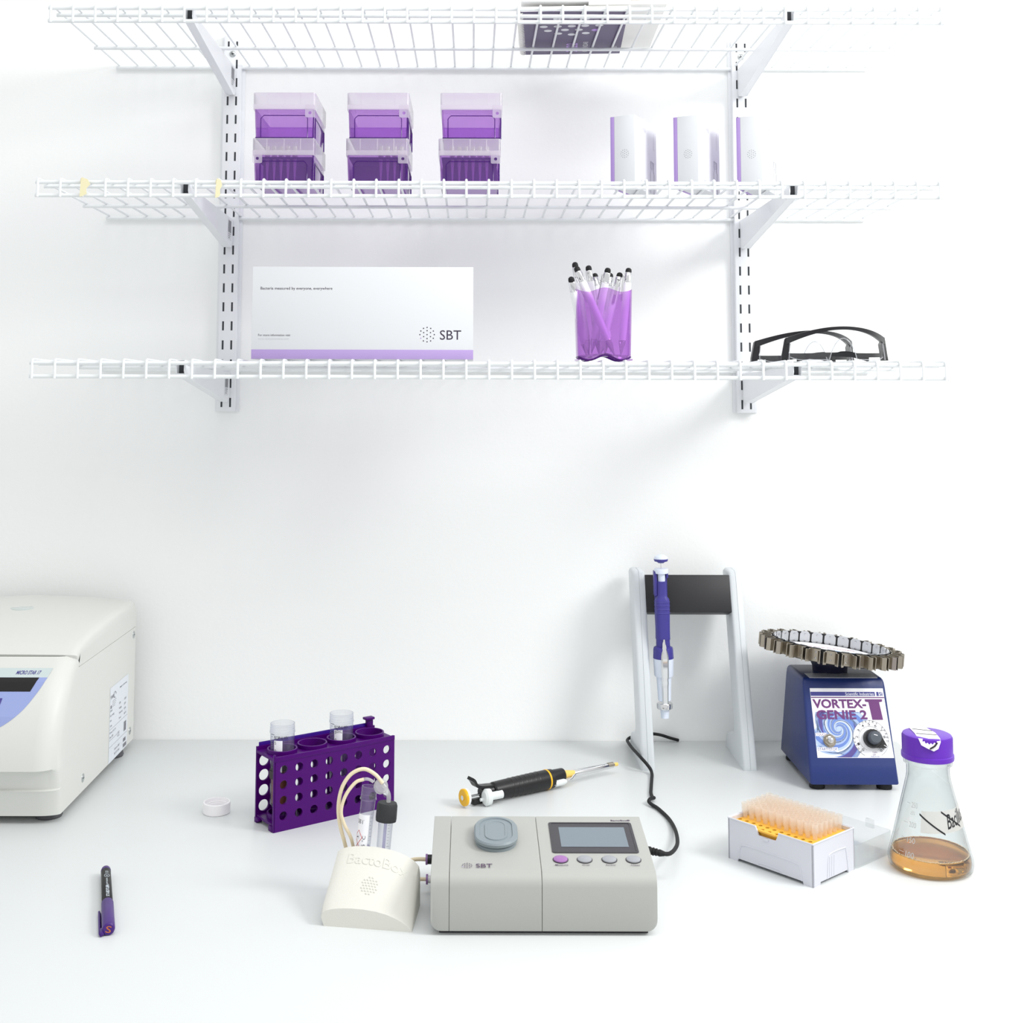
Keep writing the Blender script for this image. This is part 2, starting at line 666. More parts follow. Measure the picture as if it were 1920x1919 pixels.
def tip_base(deep):
    w, d, h = 78, 118, 39
    b = MB()
    o0 = rrect(-w / 2 + 1.5, w / 2 - 1.5, 1.5, d - 1.5, 3, 3)
    o1 = rrect(-w / 2, w / 2, 0, d, 3, 3)
    i0 = rrect(-w / 2 + 3, w / 2 - 3, 3, d - 3, 2, 3)
    i1 = rrect(-w / 2 + 1.6, w / 2 - 1.6, 1.6, d - 1.6, 2, 3)
    b.loft([[(x, y, 0) for x, y in o0], [(x, y, h) for x, y in o1], [(x, y, h) for x, y in i1], [(x, y, 1.5) for x, y in i0]], M_PUR)
    # moulded frames on the faces and darker edges
    fr = [(-w / 2 + 8, -0.1, 1), (-w / 2 + 8, -0.1, h - 13), (-w / 2 + 12, -0.1, h - 9), (w / 2 - 12, -0.1, h - 9), (w / 2 - 8, -0.1, h - 13), (w / 2 - 8, -0.1, 1)]
    fr = [(x * .985, y + .5, z) for x, y, z in fr]
    b.tube(fr, 0.55, M_PURD, 6)
    b.tube([(w / 2 - .2, 14, 2), (w / 2 - .1, 14, h - 10), (w / 2 - .1, d - 10, h - 10), (w / 2 - .1, d - 10, 2)], 0.8, M_PURD, 6)
    b.tube([(-w / 2 + 2, 1.5, 0.8), (w / 2 - 2, 1.5, 0.8), (w / 2 - 2, d - 2, .8), (-w / 2 + 2, d - 2, .8)], 0.9, M_PURD, 6, closed=True)
    b.tube([(w / 2 - 1.2, 1.0, 1), (w / 2 - .6, .6, h)], 0.8, M_PURD, 6)
    return b


def tip_lid(latch_x):
    w, d = 81, 121
    b = MB()
    z0, z1 = 37.5, 60
    o = rrect(-w / 2, w / 2, -1.5, d - 1.5, 3.5, 3)
    i = rrect(-w / 2 + 1.3, w / 2 - 1.3, -0.2, d - 2.8, 2.5, 3)
    b.loft([[(x, y, z0) for x, y in i], [(x, y, z0) for x, y in o], [(x, y, z1) for x, y in o]], M_FROST, False)
    b.loft([[(x, y, z1) for x, y in o]] * 1 + [[(x, y, z1 - 1.2) for x, y in i]], M_FROST, False)
    b.add([(x, y, z1 - .05) for x, y in o], [tuple(range(len(o)))], M_FROST)
    for x in (-w * .27, 0.5, w * .27):
        b.box(x - .7, x + .7, -2.0, -0.8, 44, z1 - 1, M_FROST)
    # lower flange and corner latch with its round hole
    x0, x1 = (-w / 2 + .5, -w / 2 + 13) if latch_x < 0 else (w / 2 - 13, w / 2 - .5)
    b.plate(rrect(x0, x1, 27, 44, 1.5, 3), [circ((x0 + x1) / 2, 33, 2.1, 12)], 1.2, M_FROST, front(0, -2.1, 0))
    b.box(-w / 2 + .5, w / 2 - .5, -2.6, -1.6, 37.5, 44, M_FROST, .3)
    return b


MBASE = {}
src_c = src_f = None
M_RACKP = thin('purple_tip_deck', (120, 70, 170), (100, 50, 150), 0.7, .5, .2)


def tip_box(loc, label, filled, latch):
    t = thing('pipette_tip_box', label, 'tip box', loc, (0, 0, 0), 'stacked purple pipette tip boxes')
    tip_base(False).build('box_base', t)
    tip_lid(latch).build('lid', t)
    if filled:
        dk = MB()
        dk.box(-36.5, 36.5, 3, 114, 34, 36, M_RACKP)
        dk.box(-36.5, 36.5, 60, 61.5, 3, 34, M_RACKP)  # added divider, blocks light from behind so the filled box looks deeper purple
        dk.build('tip_deck', t)
        for i in filled:
            tp = MB()
            tp.lathe([(0.9, 5), (2.4, 30), (2.9, 36.2), (3.5, 36.4), (3.5, 51), (2.8, 51), (2.4, 37), (0.6, 5.2)], M_TIPCLEAR, top(-31.5 + 9 * i, 9, 0), 14)
            tp.build('pipette_tip', t)
    return t


ZB = 775.6
for xc, xo, f, lat, nm, z_top_turn in ((-245.5, 0, (1, 2, 3, 4, 5), -1, 'beside the slotted upright', 0), (-124, 1.0, (4, 5, 6, 7), 1, 'between the other two purple stacks', 0), (-3.5, 2.2, (1, 2, 3, 4, 5, 6), 1, 'nearest the small white cartons', 0)):
    tip_box((xc, -266, ZB), 'lower purple tip box, tips inside, of the stack ' + nm, f, lat)
    tip_box((xc + xo, -266, ZB + 60.4), 'upper pale purple tip box of the stack ' + nm, (), 1)

M_CARTP = pm('carton_purple_side', (170, 142, 204), 0.5)
for i, ((x, y), a, lab) in enumerate((((213, -255), 63, 'small white carton with purple edge nearest the purple tip boxes'),
                                      ((296, -255), 60.5, 'small white carton with purple edge in the middle of the three cartons'),
                                      ((380, -254), 63, 'small white carton with purple edge partly behind the slotted upright'))):
    # local x runs along the long face, local y points from the near edge to the purple side
    t = thing('small_carton', lab, 'carton', (x, y, 774.9), (0, 0, radians(a)), 'small white cartons on the middle shelf')
    mb = MB()
    mb.box(0, 88, 0, 28.5, 0, 96, M_CARD, 0.3)
    Ml = frame((-0.15, 14, 45), (0, -1, 0), (0, 0, 1))
    dots(mb, Ml, 5.6, 0.42, pm('slate_ink', (70, 82, 96), .6))
    Mr = frame((0, -0.15, 0), (1, 0, 0), (0, 0, 1))
    mb.text('QC MBI', 9, M_GREYINK, Mr @ Matrix.Translation((14, 79, 0)))
    mb.text('SBT', 5, M_GREYINK, Mr @ Matrix.Translation((22, 10, 0)))
    bt = [(62, 0), (62, 27), (64.5, 31), (64.5, 34), (63, 36), (63, 44), (75, 43), (75, 36), (74, 34), (74, 31), (77, 27), (77, 0)]
    mb.tube([(p, q, 0) for p, q in bt], 0.2, M_MIDINK, 4, M=Mr)
    for zz in (34, 36, 38, 40, 42):
        mb.quad(64, 75, zz, zz + .3, M_MIDINK, Mr)
    mb.quad(76, 76.4, 60, 84, M_MIDINK, Mr)
    mb.build('sleeve', t)
    mb = MB()
    mb.box(0.05, 87.9, 28.6, 34, 0.2, 95.6, M_CARTP, 0.3)
    mb.build('purple_side', t)

# ---------------------------------------------------------------- on the lowest shelf
t = thing('wide_carton', 'wide white carton with a lilac band along its bottom edge on the lowest shelf', 'carton', (-138.6, -290, 547.8))
mb = MB()
mb.box(-140, 140.2, 0, 105, 0, 117.4, M_CARD, 0.4)
F = front(0, -0.15, 0)
mb.text('Bacteria measured by everyone, everywhere', 5.15, M_DARK, F @ Matrix.Translation((-130, 88.2, 0)), sx=0.985)
mb.text('For more information visit', 3.8, M_DARK, F @ Matrix.Translation((-132, 29.2, 0)))
mb.text('www.sbtinstruments.com', 3.8, M_GREYINK, F @ Matrix.Translation((-132, 24.6, 0)))
dots(mb, F @ Matrix.Translation((82, 31.5, 0)), 9.6, 0.82, M_DARK, M_LILAC)
mb.text('SBT', 17.2, M_DARK, F @ Matrix.Translation((97.5, 25.2, 0)))
mb.build('carton_body', t)
mb = MB()
mb.box(-140.15, 140.35, -0.2, 105.1, 0.3, 12.3, M_LILAC, 0.2)
mb.build('lilac_band', t)

M_CUP = thin('violet_clear_plastic', (240, 218, 247), (200, 150, 226), 0.12, 1.0, 0.05, edge=(220, 178, 236))
t = thing('pen_cup', 'violet see-through pen cup with a wavy rim on the lowest shelf', 'pen cup', (169, -262, 547.4))


def cup_loop(sc, z, amp, inset=0.0):
    out = []
    for k in range(64):
        a = 2 * pi * k / 64
        n = 5.0
        c, s_ = cos(a), sin(a)
        rad = (abs(c) ** n + abs(s_) ** n) ** (-1 / n)
        x = rad * c * (36 * sc - inset)
        y = rad * s_ * (24 - inset)
        wave = cos(2 * pi * x / (44 * sc)) * 1.0
        out.append((x, y, z + amp * wave))
    return out


mb = MB()
mb.loft([cup_loop(.95, 4.0, 3.2), cup_loop(1.01, 90, 2.8), cup_loop(1.01, 90, 2.8, 1.6), cup_loop(.95, 6.2, 3.2, 1.6)], M_CUP)
mb.tube(cup_loop(.95, 3.6, 3.2, .6), 1.2, thin('violet_edge', (120, 50, 160), (110, 30, 150), .6, .8, .1), 6, closed=True)
for sx in (-1, 1):
    mb.box(sx * 30 - 5, sx * 30 + 5, -20, 20, 0, 2, M_CUP)
mb.build('cup_shell', t)

M_PENW = pm('pen_white_barrel', (243, 244, 246), 0.3)


def make_pen(label):
    t = thing('ballpoint_pen', label, 'pen', (0, 0, 0), (0, 0, 0), 'white ballpoint pens in the violet cup')
    b = MB()
    b.lathe([(4.4, 22), (4.9, 30), (5.0, 100), (4.9, 104), (0, 104)], M_PENW, None, 20)
    b.lathe([(4.4, 22), (0, 22)], M_PENW, None, 20)
    b.quad(0, .01, 0, .01, M_PENW)
    b.build('barrel', t)
    b = MB()
    b.lathe([(0, 0), (0.7, 0), (1.0, 3), (4.3, 18), (4.5, 20), (4.2, 20.3), (4.5, 21), (4.5, 22), (0, 22)], M_CHROME, None, 20)
    b.build('tip_cone', t)
    b = MB()
    b.lathe([(0, 104), (4.7, 104), (4.7, 105), (4.4, 105.4), (4.5, 118), (3.9, 119), (0, 119)], M_CHROME, None, 20)
    b.build('cap_ring', t)
    b = MB()
    b.lathe([(0, 119), (3.9, 119), (4.1, 121), (3.6, 124), (2, 125.6), (0, 126)], M_RUBBER, None, 20)
    b.build('stylus_tip', t)
    b = MB()
    b.box(-1.8, 1.8, 5.6, 6.6, 78, 114, M_CHROME, .3)
    b.box(-1.8, 1.8, 3.5, 6.6, 112, 115, M_CHROME, .3)
    b.build('clip', t)
    return t


pen0 = None
PENS = [((150, -240, 553), (126, -286, 652), 0.5, 'pen leaning furthest out towards the wide carton, lower than its neighbours'),
        ((152, -250, 553), (134, -248, 676), 2.0, 'tall pen behind the pen that crosses the violet cup'),
        ((182, -279, 553.5), (134.5, -272, 666), 3.2, 'pen crossing the front of the violet cup on a slant'),
        ((166, -246, 553), (151, -256, 671), 1.2, 'pen standing next to the tall pen, its clip showing'),
        ((178, -272, 558.5), (162, -240, 655), 1.6, 'short looking pen at the back of the violet cup, clip towards the room'),
        ((155, -252, 557), (174, -272, 661), 0.2, 'pen in the middle of the violet cup rising above the rim hump'),
        ((170, -272, 553.5), (180.5, -244, 657), -1.6, 'pen at the back of the cup with its metal clip facing out'),
        ((164, -268, 553), (192, -256, 660), 1.1, 'pen second from the safety glasses side of the violet cup'),
        ((190, -275, 553), (203, -262, 669), -1.0, 'pen closest to the safety glasses in the violet cup')]
for (a, b, spin, lab), ln_ in zip(PENS, (.9, .99, .99, .95, .88, .9, .9, .9, .92)):
    lab = 'white ' + lab
    if pen0 is None:
        p = pen0 = make_pen(lab)
    else:
        p = dup(pen0, label=lab)
    A, B = Vector(a), Vector(b)
    q = (B - A).to_track_quat('Z', 'Y')
    p.rotation_mode = 'QUATERNION'
    from mathutils import Quaternion
    p.rotation_quaternion = q @ Quaternion((0, 0, 1), spin)
    p.location = W(*a)
    p.scale = (1, 1, ln_)

M_LENS = thin('clear_lens', (252, 253, 253), (250, 250, 250), 0.03, 0.6, 0.03)
M_LEDGE = thin('clear_lens_edge', (225, 228, 230), (235, 235, 238), 0.35, 1.0, 0.05)


def glasses(loc, rotz, w, label, flip):
    """brow bar uppermost, lenses below it, side arms folded behind"""
    t = thing('safety_glasses', label, 'safety glasses', loc, (0, 0, rotz), 'black framed safety glasses on the lowest shelf')
    h = w / 2

    def yb(x):
        return 52 * (abs(x) / h) ** 2.4

    def zb(x):
        u = abs(x) / h
        return 44.0 - 12.5 * u ** 2.0

    b = MB()
    xs = [-h + 2 * h * k / 36 for k in range(37)]
    secs = []
    for x in xs:
        u = abs(x) / h
        th = 4.2 + 4.5 * u ** 2
        y, z = yb(x), zb(x)
        secs.append([(x, y - 1.4, z - th), (x, y - 1.8, z), (x * .985, y + 5 + 6 * u, z + .3), (x * .975, y + 5 + 6 * u, z - th * .9)])
    b.loft(secs, M_BLACK)
    b.build('brow_bar', t)
    for sx in (-1, 1):
        b = MB()
        pts = [(sx * h, 50, 32), (sx * (h + 1), 56, 30), (sx * (h + 5), 58, 8), (sx * (h + 5.5), 56, 2), (sx * (h - 1), 52, 2), (sx * (h - 5), 46, 23)]
        b.loft([pts, [(x - sx * 1.5, y + 14, z) for x, y, z in pts]], M_BLACK)
        b.build('side_shield', t)
    b = MB()
    grid = []
    nz = 10
    xs2 = [-h + 4 + (2 * h - 8) * k / 48 for k in range(49)]

    def zlow(x):
        if abs(x) < 17:
            return 2 + 27 * (1 - (abs(x) / 17) ** 2) ** 0.8
        return 2.0 + 7 * (max(0, abs(x) - 45) / (h - 45)) ** 2
    for j in range(nz + 1):
        for x in xs2:
            zl, zt = zlow(x), zb(x) - 4
            grid.append((x, yb(x) + 1.0, zl + (zt - zl) * j / nz))
    n = len(xs2)
    b.add(grid, [(j * n + i, j * n + i + 1, (j + 1) * n + i + 1, (j + 1) * n + i) for j in range(nz) for i in range(n - 1)], M_LENS)
    b.tube([(x, yb(x) + 1, zlow(x)) for x in xs2], 0.6, M_LEDGE, 6)
    for sx in (-1, 1):
        b.tube([(sx * (h - 4), yb(h - 4), zb(h - 4) - 6), (sx * (h - 2), yb(h - 4) - 2, 2.5)], 0.6, M_LEDGE, 6)
    b.build('lens', t)
    for sx in (-1, 1):
        b = MB()
        o = 3 if sx > 0 else 9
        path = spline([(sx * (h + 3), 64, 6 + 2), (sx * h * .6, 66 + o, 8), (0, 67 + o, 9), (-sx * h * .35, 66 + o, 7 + o * .3), (-sx * h * .75, 63 + o, 3.0)], 6)
        secs = []
        for i, (x, y, z) in enumerate(path):
            hh = 2.8 if i < len(path) * .6 else 3.6
            secs.append([(x, y - .9, z - hh), (x, y + .9, z - hh), (x, y + .9, z + hh), (x, y - .9, z + hh)])
        zmin = min(p[2] for s_ in secs for p in s_)
        b.loft([[(p[0], p[1], p[2] - zmin + 0.6) for p in s_] for s_ in secs], M_BLACK)
        b.build('side_arm', t)
    return t


glasses((470.5, -288, 547.2), radians(-5), 126, 'black framed clear safety glasses nearer the shelf front, overlapping the other pair', 1)
glasses((458, -203, 546.0), radians(1), 132, 'black framed clear safety glasses behind the other pair, nearer the upright', 1)

# ================================================================ on the bench
# ---------------------------------------------------------------- centrifuge
M_CENT = pm('warm_white_housing', (215, 216, 211), 0.42)
M_MEMB = pm('periwinkle_membrane', (150, 163, 212), 0.35)
M_MINT = pm('pale_green_membrane', (196, 208, 208), 0.35)
M_NAVYINK = pm('violet_blue_ink', (72, 66, 140), 0.5)
M_LCD = pm('black_display', (22, 20, 20), 0.15)
M_STICK = pm('silver_white_sticker', (222, 227, 233), 0.4)
O = (-560, -200, 0)
cf = thing('centrifuge', 'off-white benchtop centrifuge with a blue control panel, cut off by the frame edge', 'centrifuge', O)
XR, XL = -484.0, -762.0
PANEL = [(-352, 10), (-357, 36), (-359, 40), (-355, 41), (-361, 62), (-364, 64), (-371, 66), (-370, 90), (-358, 125), (-335, 160), (-305, 183)]
WGT = [.35, .35, .35, .35, .35, .5, 1, 1, 1, 1, .7]


def panel_y(z):
    for (y0, z0_), (y1, z1_) in zip(PANEL[6:], PANEL[7:]):
        if z0_ <= z <= z1_:
            return y0 + (y1 - y0) * (z - z0_) / (z1_ - z0_)
    return PANEL[-1][0]


def inset(d, R):
    return R - sqrt(max(0, R * R - (R - d) ** 2)) if d < R else 0.0


mb = MB()
secs = []
for d in (0, 1, 3, 6, 10, 15, 20, 26, 120, 252, 258, 263, 268, 272, 275, 277, 278):
    dd = min(d, 278 - d)
    sec = [(XR - d, y + w * inset(dd, 26), z) for (y, z), w in zip(PANEL, WGT)]
    sec += [(XR - d, -291, 167.5), (XR - d, -32, 167.5), (XR - d, -32, 10)]
    secs.append(sec)
mb.loft(secs, M_CENT)
mb.box(XL + 20, XR - 20, -330, -50, 6, 10.5, M_CENT)
mb.build('housing', cf, org=O)
# lid
mb = MB()
LID = [(-290, 168.0), (-301, 180.5), (-303, 184.5), (-296, 189), (-280, 194), (-240, 198.5), (-160, 203), (-90, 205), (-50, 205.5), (-36, 203.5), (-32, 199), (-32, 168.0)]
secs = []
for d in (0, .6, 2, 5, 9, 20, 60, 139, 218, 258, 269, 273, 276, 277.4, 278):
    dd = min(d, 278 - d)
    drop = inset(dd, 9) * .8
    dome = 9 * (1 - ((d - 139) / 139) ** 2)
    sec = []
    for y, z in LID:
        k = max(0, min(1, (z - 182) / 10))
        bk = max(0, min(1, (-y - 20) / 160)) if y > -200 else 1
        sec.append((XR - d, y + (0 if y > -200 else inset(dd, 9) * .4), z - (drop * k) + dome * k * (0.4 + 0.6 * min(1, max(0, (y + 290) / 150)))))
    secs.append(sec)
mb.loft(secs, M_CENT)
mb.build('lid', cf, org=O)
mb = MB()
mb.lathe([(0, 1.0), (14, 0.6), (15.5, 0), (15.5, -3), (0, -3)], pm('green_grey_window', (196, 204, 202), 0.2), Matrix.Translation((-612, -136, 211.6)) @ Matrix.Rotation(radians(-1.5), 4, 'X'), 28)
mb.build('lid_window', cf, org=O)
# membrane panel
ARC = [(p[0], p[1]) for p in spline([(172.5, -506.5, 0), (162, -510, 0), (148, -517.5, 0), (130, -531, 0), (115, -551, 0), (106, -575, 0), (101, -600, 0), (99.5, -622, 0)], 8)]


def arc_x(z):
    for (z0_, x0_), (z1_, x1_) in zip(ARC, ARC[1:]):
        if z1_ <= z <= z0_:
            return x0_ + (x1_ - x0_) * (z0_ - z) / (z0_ - z1_)
    return -622


mb = MB()
zs = [172.5, 168, 164] + [164 - .8 * k for k in range(1, 81)]
for za, zb_ in zip(zs, zs[1:]):
    if zb_ < 99.6:
        break
    xa, xb = arc_x(za), arc_x(zb_)
    m = M_MINT if za > 164 else M_MEMB
    mb.add([(-1244 - xa, panel_y(za) - .35, za), (xa, panel_y(za) - .35, za), (xb, panel_y(zb_) - .35, zb_), (-1244 - xb, panel_y(zb_) - .35, zb_)], [(0, 1, 2, 3)], m)
PF = lambda p: (p[0], panel_y(p[1]) - .65, p[1])
mb.add([PF((x, z)) for z, xr in ((164, -519), (160.2, -520.8), (159.8, -521), (155, -523.2), (150.2, -525.5)) for x in (-700, xr)], [(2 * k, 2 * k + 1, 2 * k + 3, 2 * k + 2) for k in range(4)], M_LCD)
for k in range(4):
    x1_ = -556.5 - 22 * k
    mb.add([PF((x1_ - 16, 143.5)), PF((x1_, 143.5)), PF((x1_ - 1.5, 135)), PF((x1_ - 16, 135))], [(0, 1, 2, 3)], M_NAVYINK)
mb.fit('MICRO STAR 17', -549, -519, 166.7, 170.3, M_NAVYINK, shear=.35, fn=PF, bold=.25)
mb.build('control_panel', cf, org=O)
# rating sticker, screws, feet
mb = MB()
S = frame((XR + .25, -153, 10), (0, 1, 0), (0, 0, 1))
S2 = S @ Matrix.Translation((0, 0, .15))
mb.quad(0, 88, 0, 99, M_STICK, S)
mb.fit('VWR', 2, 20, 83, 88, M_MIDINK, S2, bold=.2)
mb.tube([(22 + 5 * cos(a), 86 + 4 * sin(a), 0.1) for a in [pi * k / 8 for k in range(14)]], .4, M_MIDINK, 4, M=S2)
mb.fit('Made in Germany', 46, 80, 88, 91, M_MIDINK, S2, bold=.1)
mb.quad(3, 9, 71, 75, M_MIDINK, S2)
for j in range(4):
    mb.quad(11, 30 - 2 * j, 79 - 2.4 * j, 79.5 - 2.4 * j, M_MIDINK, S2)
random.seed(3)
for r_, (tx, zz) in enumerate([(('Speed', 'RPM', '13300'), 67), (('Kin. energy', 'Voltage', '230 V'), 60.5), (('Fuse', 'Frequency', '50 Hz'), 54), (('Temp', 'Power', '100 W'), 47)]):
    for q, w in zip(tx, (2, 44, 68)):
        mb.text(q, 4.2, M_MIDINK, S2 @ Matrix.Translation((w, zz, 0)))
mb.text('Fill max 24 x 2 ml', 4, M_MIDINK, S2 @ Matrix.Translation((2, 38, 0)))
mb.text('Date 2020', 4, M_MIDINK, S2 @ Matrix.Translation((2, 32, 0)))
mb.quad(1, 86, 43.4, 43.8, M_MIDINK, S2)
mb.quad(1, 40, 29.4, 29.8, M_MIDINK, S2)
mb.quad(1, 86, 20.4, 20.8, M_MIDINK, S2)
mb.text('CE', 9, M_MIDINK, S2 @ Matrix.Translation((38, 25, 0)))
for x0, y0, w, h in ((68, 10, 13, 5), (68, 2.5, 17, 5), (70, 24, 12, 13)):
    x = 0
    while x < w - 1:
        mb.quad(x0 + x, x0 + x + .7, y0, y0 + h, M_MIDINK, S2)
        x += 1.3
mb.text('Serial no 0421', 4.4, M_MIDINK, S2 @ Matrix.Translation((26, 11, 0)))
mb.text('Ref 521-1646', 4.4, M_MIDINK, S2 @ Matrix.Translation((26, 5, 0)))
mb.build('rating_sticker', cf, org=O, smooth=False)
for y, z in ((-262, 26), (-50, 26), (-42, 158)):
    mb = MB()
    Ms = frame((XR, y, z), (0, 1, 0), (0, 0, 1))
    mb.lathe([(0, 1.0), (2.8, .9), (3.6, .2), (4.4, .5), (5.2, .4), (5.4, 0)], M_SCREW, Ms, 18)
    mb.box(-2, 2, -.4, .4, .8, 1.15, M_SLOT, M=Ms)
    mb.build('screw', cf, org=O)
for x, y in ((-505, -322), (-500, -80), (-735, -322), (-735, -80)):
    mb = MB()
    mb.lathe([(0, 0), (15, 0), (16, 2), (14, 10), (0, 10)], pm('grey_rubber_foot', (84, 84, 88), .6), Matrix.Translation((x, y, 0)), 24)
    mb.build('foot', cf, org=O)

# ---------------------------------------------------------------- white screw cap
mb = MB()
mb.lathe([(0, 0), (15.3, 0), (16.2, 1), (16.2, 12.4), (15.8, 13), (14.6, 13), (14.4, 12), (14.3, 9), (13.6, 8.6), (14.2, 7.6), (13.6, 6.8), (14, 2), (0, 2)], pm('white_cap', (246, 244, 246), .4), None, 40, )
for r_ in (11.6,):
    mb.tube([(r_ * cos(2 * pi * k / 32), r_ * sin(2 * pi * k / 32), 2.2) for k in range(32)], .8, pm('white_cap', (0, 0, 0)), 6, closed=True)
tag(mb.build('screw_cap', loc=(-307, -308, 0)), 'small round white screw cap lying upside down beside the purple tube rack', 'cap')

# ---------------------------------------------------------------- purple tube rack with two tubes
M_RACK = pm('deep_purple_plastic', (72, 0, 104), 0.38, spec=0.25)
M_RACKE = thin('purple_rack_back', (120, 90, 220), (92, 40, 160), 0.72, 0.8, 0.2)
A0 = (-227, -377)
RA = atan2(94, 132)
rk = thing('tube_rack', 'deep purple perforated tube rack with four round openings', 'tube rack', (A0[0], A0[1], 0), (0, 0, RA))
L, D_ = 163, 50
XS = [12 + 20.0 * i for i in range(8)]
ZS = [17, 34.5, 52, 69]
mb = MB()
mb.plate([(0, 0), (L, 0), (L, 84), (0, 84)], [circ(x, z, 5.0, 18) for x in XS for z in ZS], 3.0, M_RACK, front(0, 1.5, 0))
mb.box(0, L, -.6, 0.2, 79, 84.5, M_RACK, .25)
mb.build('side_plate', rk)
mb = MB()
mb.plate([(0, 2), (L, 2), (L, 86), (0, 86)], [circ(x - 2, z, 6.6, 18) for x in XS for z in ZS], 2.6, M_RACK, front(0, D_ - 1.3, 0))
mb.build('side_plate', rk)
mb = MB()
mb.box(4, L - 6, D_ - .2, D_ + 1.2, 84, 90, M_RACKE, .3)
mb.build('top_lip', rk)
mb = MB()
HX = [22, 62, 102, 142]
hole = [circ(x, D_ / 2, 16.2, 36) for x in HX]
mb.plate([(0, 3), (L, 3), (L, D_ - 2.6), (0, D_ - 2.6)], hole, 3, M_RACK, top(0, 0, 80.5))
for x in HX:
    mb.lathe([(16.0, 78), (18.0, 78), (18.0, 86.4), (17.6, 86.8), (16.4, 86.8), (16.0, 86.4), (16.0, 78)], M_RACK, Matrix.Translation((x, D_ / 2, 0)), 40)
mb.build('deck', rk)
mb = MB()
mb.box(1, L - 1, 3, D_ - 2.6, 5, 8, M_RACK)
for x in HX:
    mb.lathe([(15, 8), (17, 8), (17, 14), (15, 14), (15, 8)], M_RACK, Matrix.Translation((x, D_ / 2, 0)), 28)
mb.build('bottom_tray', rk)
mb = MB()
mb.box(-2, 4, D_ - 12, D_ - 2, 2, 6, M_RACK, .8)
mb.box(-1.5, 3, 3, 12, 0, 6, M_RACK, .8)
mb.box(-2, 6, D_ - 8, D_ - 2, 0, 3, M_RACK, .8)
mb.box(L - 8, L, 3, 10, 0, 5, M_RACK, .6)
mb.box(L - 8, L, D_ - 9, D_ - 2, 0, 5, M_RACK, .6)
mb.build('foot', rk)
mb = MB()
mb.box(L - 12, L - 3, D_ - 4, D_ + 1, 84, 96, M_RACK, .8)
mb.box(L - 16, L - 3, D_ - 8, D_ + 1, 95, 98, M_RACK, .8)
mb.build('clip_tab', rk)
mb = MB()
mb.box(-.8, 1.6, 0, 3.2, 0, 87, M_RACK, .5)
mb.build('end_post', rk)

M_TUBE = thin('clear_tube_plastic', (248, 249, 251), (240, 240, 248), 0.06, 1.0, 0.06, edge=(206, 209, 226))
M_TUBEW = pm('white_writing_patch', (244, 244, 248), .5)
M_AMBERD = pm('brown_culture', (124, 66, 22), .3)


def cyl(R, phi=0.0):
    return lambda p: (R * sin(p[0] / R + phi), -R * cos(p[0] / R + phi), p[1] + p[2] * 0)


def patch(mb, R, phi, x0, x1, z0, z1, mat, n=8):
    f = cyl(R, phi)
    v = [f((x0 + (x1 - x0) * k / n, z, 0)) for k in range(n + 1) for z in (z0, z1)]
    mb.add(v, [(2 * k, 2 * k + 2, 2 * k + 3, 2 * k + 1) for k in range(n)], mat)


def big_tube(hx, label, txt, liquid, phi):
    c, s_ = cos(RA), sin(RA)
    x, y = A0[0] + hx * c - D_ / 2 * s_, A0[1] + hx * s_ + D_ / 2 * c
    t = thing('culture_tube', label, 'tube', (x, y, 8.2), (0, 0, phi), 'large clear tubes in the purple rack')
    b = MB()
    h = 107
    b.lathe([(0, 0), (3, 0), (13.4, 15), (14.3, 95), (14.3, 96.5), (15.1, 97), (15.1, 98), (14.3, 98.6), (14.8, 99.8), (14.3, 101), (14.8, 102.4), (14.3, 104), (14.4, h), (13.4, h)], M_TUBE, None, 36)
    b.build('tube_wall', t)
    b = MB()
    patch(b, 14.5, 0, -9, 1.5, 50, 90, M_TUBEW)
    b.build('writing_patch', t)
    b = MB()
    f = cyl(14.55)
    b.fit(txt[0], -9, 8.5, 91.3, 95.2, M_DARK, None, fn=f, bold=.2)
    if len(txt) > 1:
        b.fit(txt[1], -7, 1, 86.5, 90.5, M_DARK, None, fn=f)
    for k, q in enumerate(('15', '10', '8', '6')):
        z = 87 - 9 * k
        b.quad(-14, -11, z, z + .7, M_DARK, None, fn=f)
        b.text(q, 5, M_DARK, None, fn=lambda p, z=z: f((p[0] - 11, p[1] + z - 1.5, 0)))
        b.quad(-14, -12, z + 6.5, z + 7.0, M_DARK, None, fn=f)
    b.quad(-15, -9, 96, 96.5, M_DARK, None, fn=f)
    b.build('printed_scale', t, smooth=False)
    if liquid:
        b = MB()
        b.lathe([(0, 2.3), (11.8, 16), (12.2, 47), (0, 47)], M_AMBERD, None, 28)
        b.build('brown_liquid', t)
        b = MB()
        b.lathe([(14.4, 45), (14.6, 45), (14.6, 54), (14.4, 54)], pm('dark_tape', (58, 52, 54), .6), None, 28)
        b.build('dark_band', t)
    return t


big_tube(22, 'open clear tube holding brown liquid, in the rack opening nearest the white cap', ['ISOPHLWV'], True, radians(3))
big_tube(102, 'open clear empty tube standing third along in the purple rack', ['ISOPHLWV', '50mL'], False, radians(5))

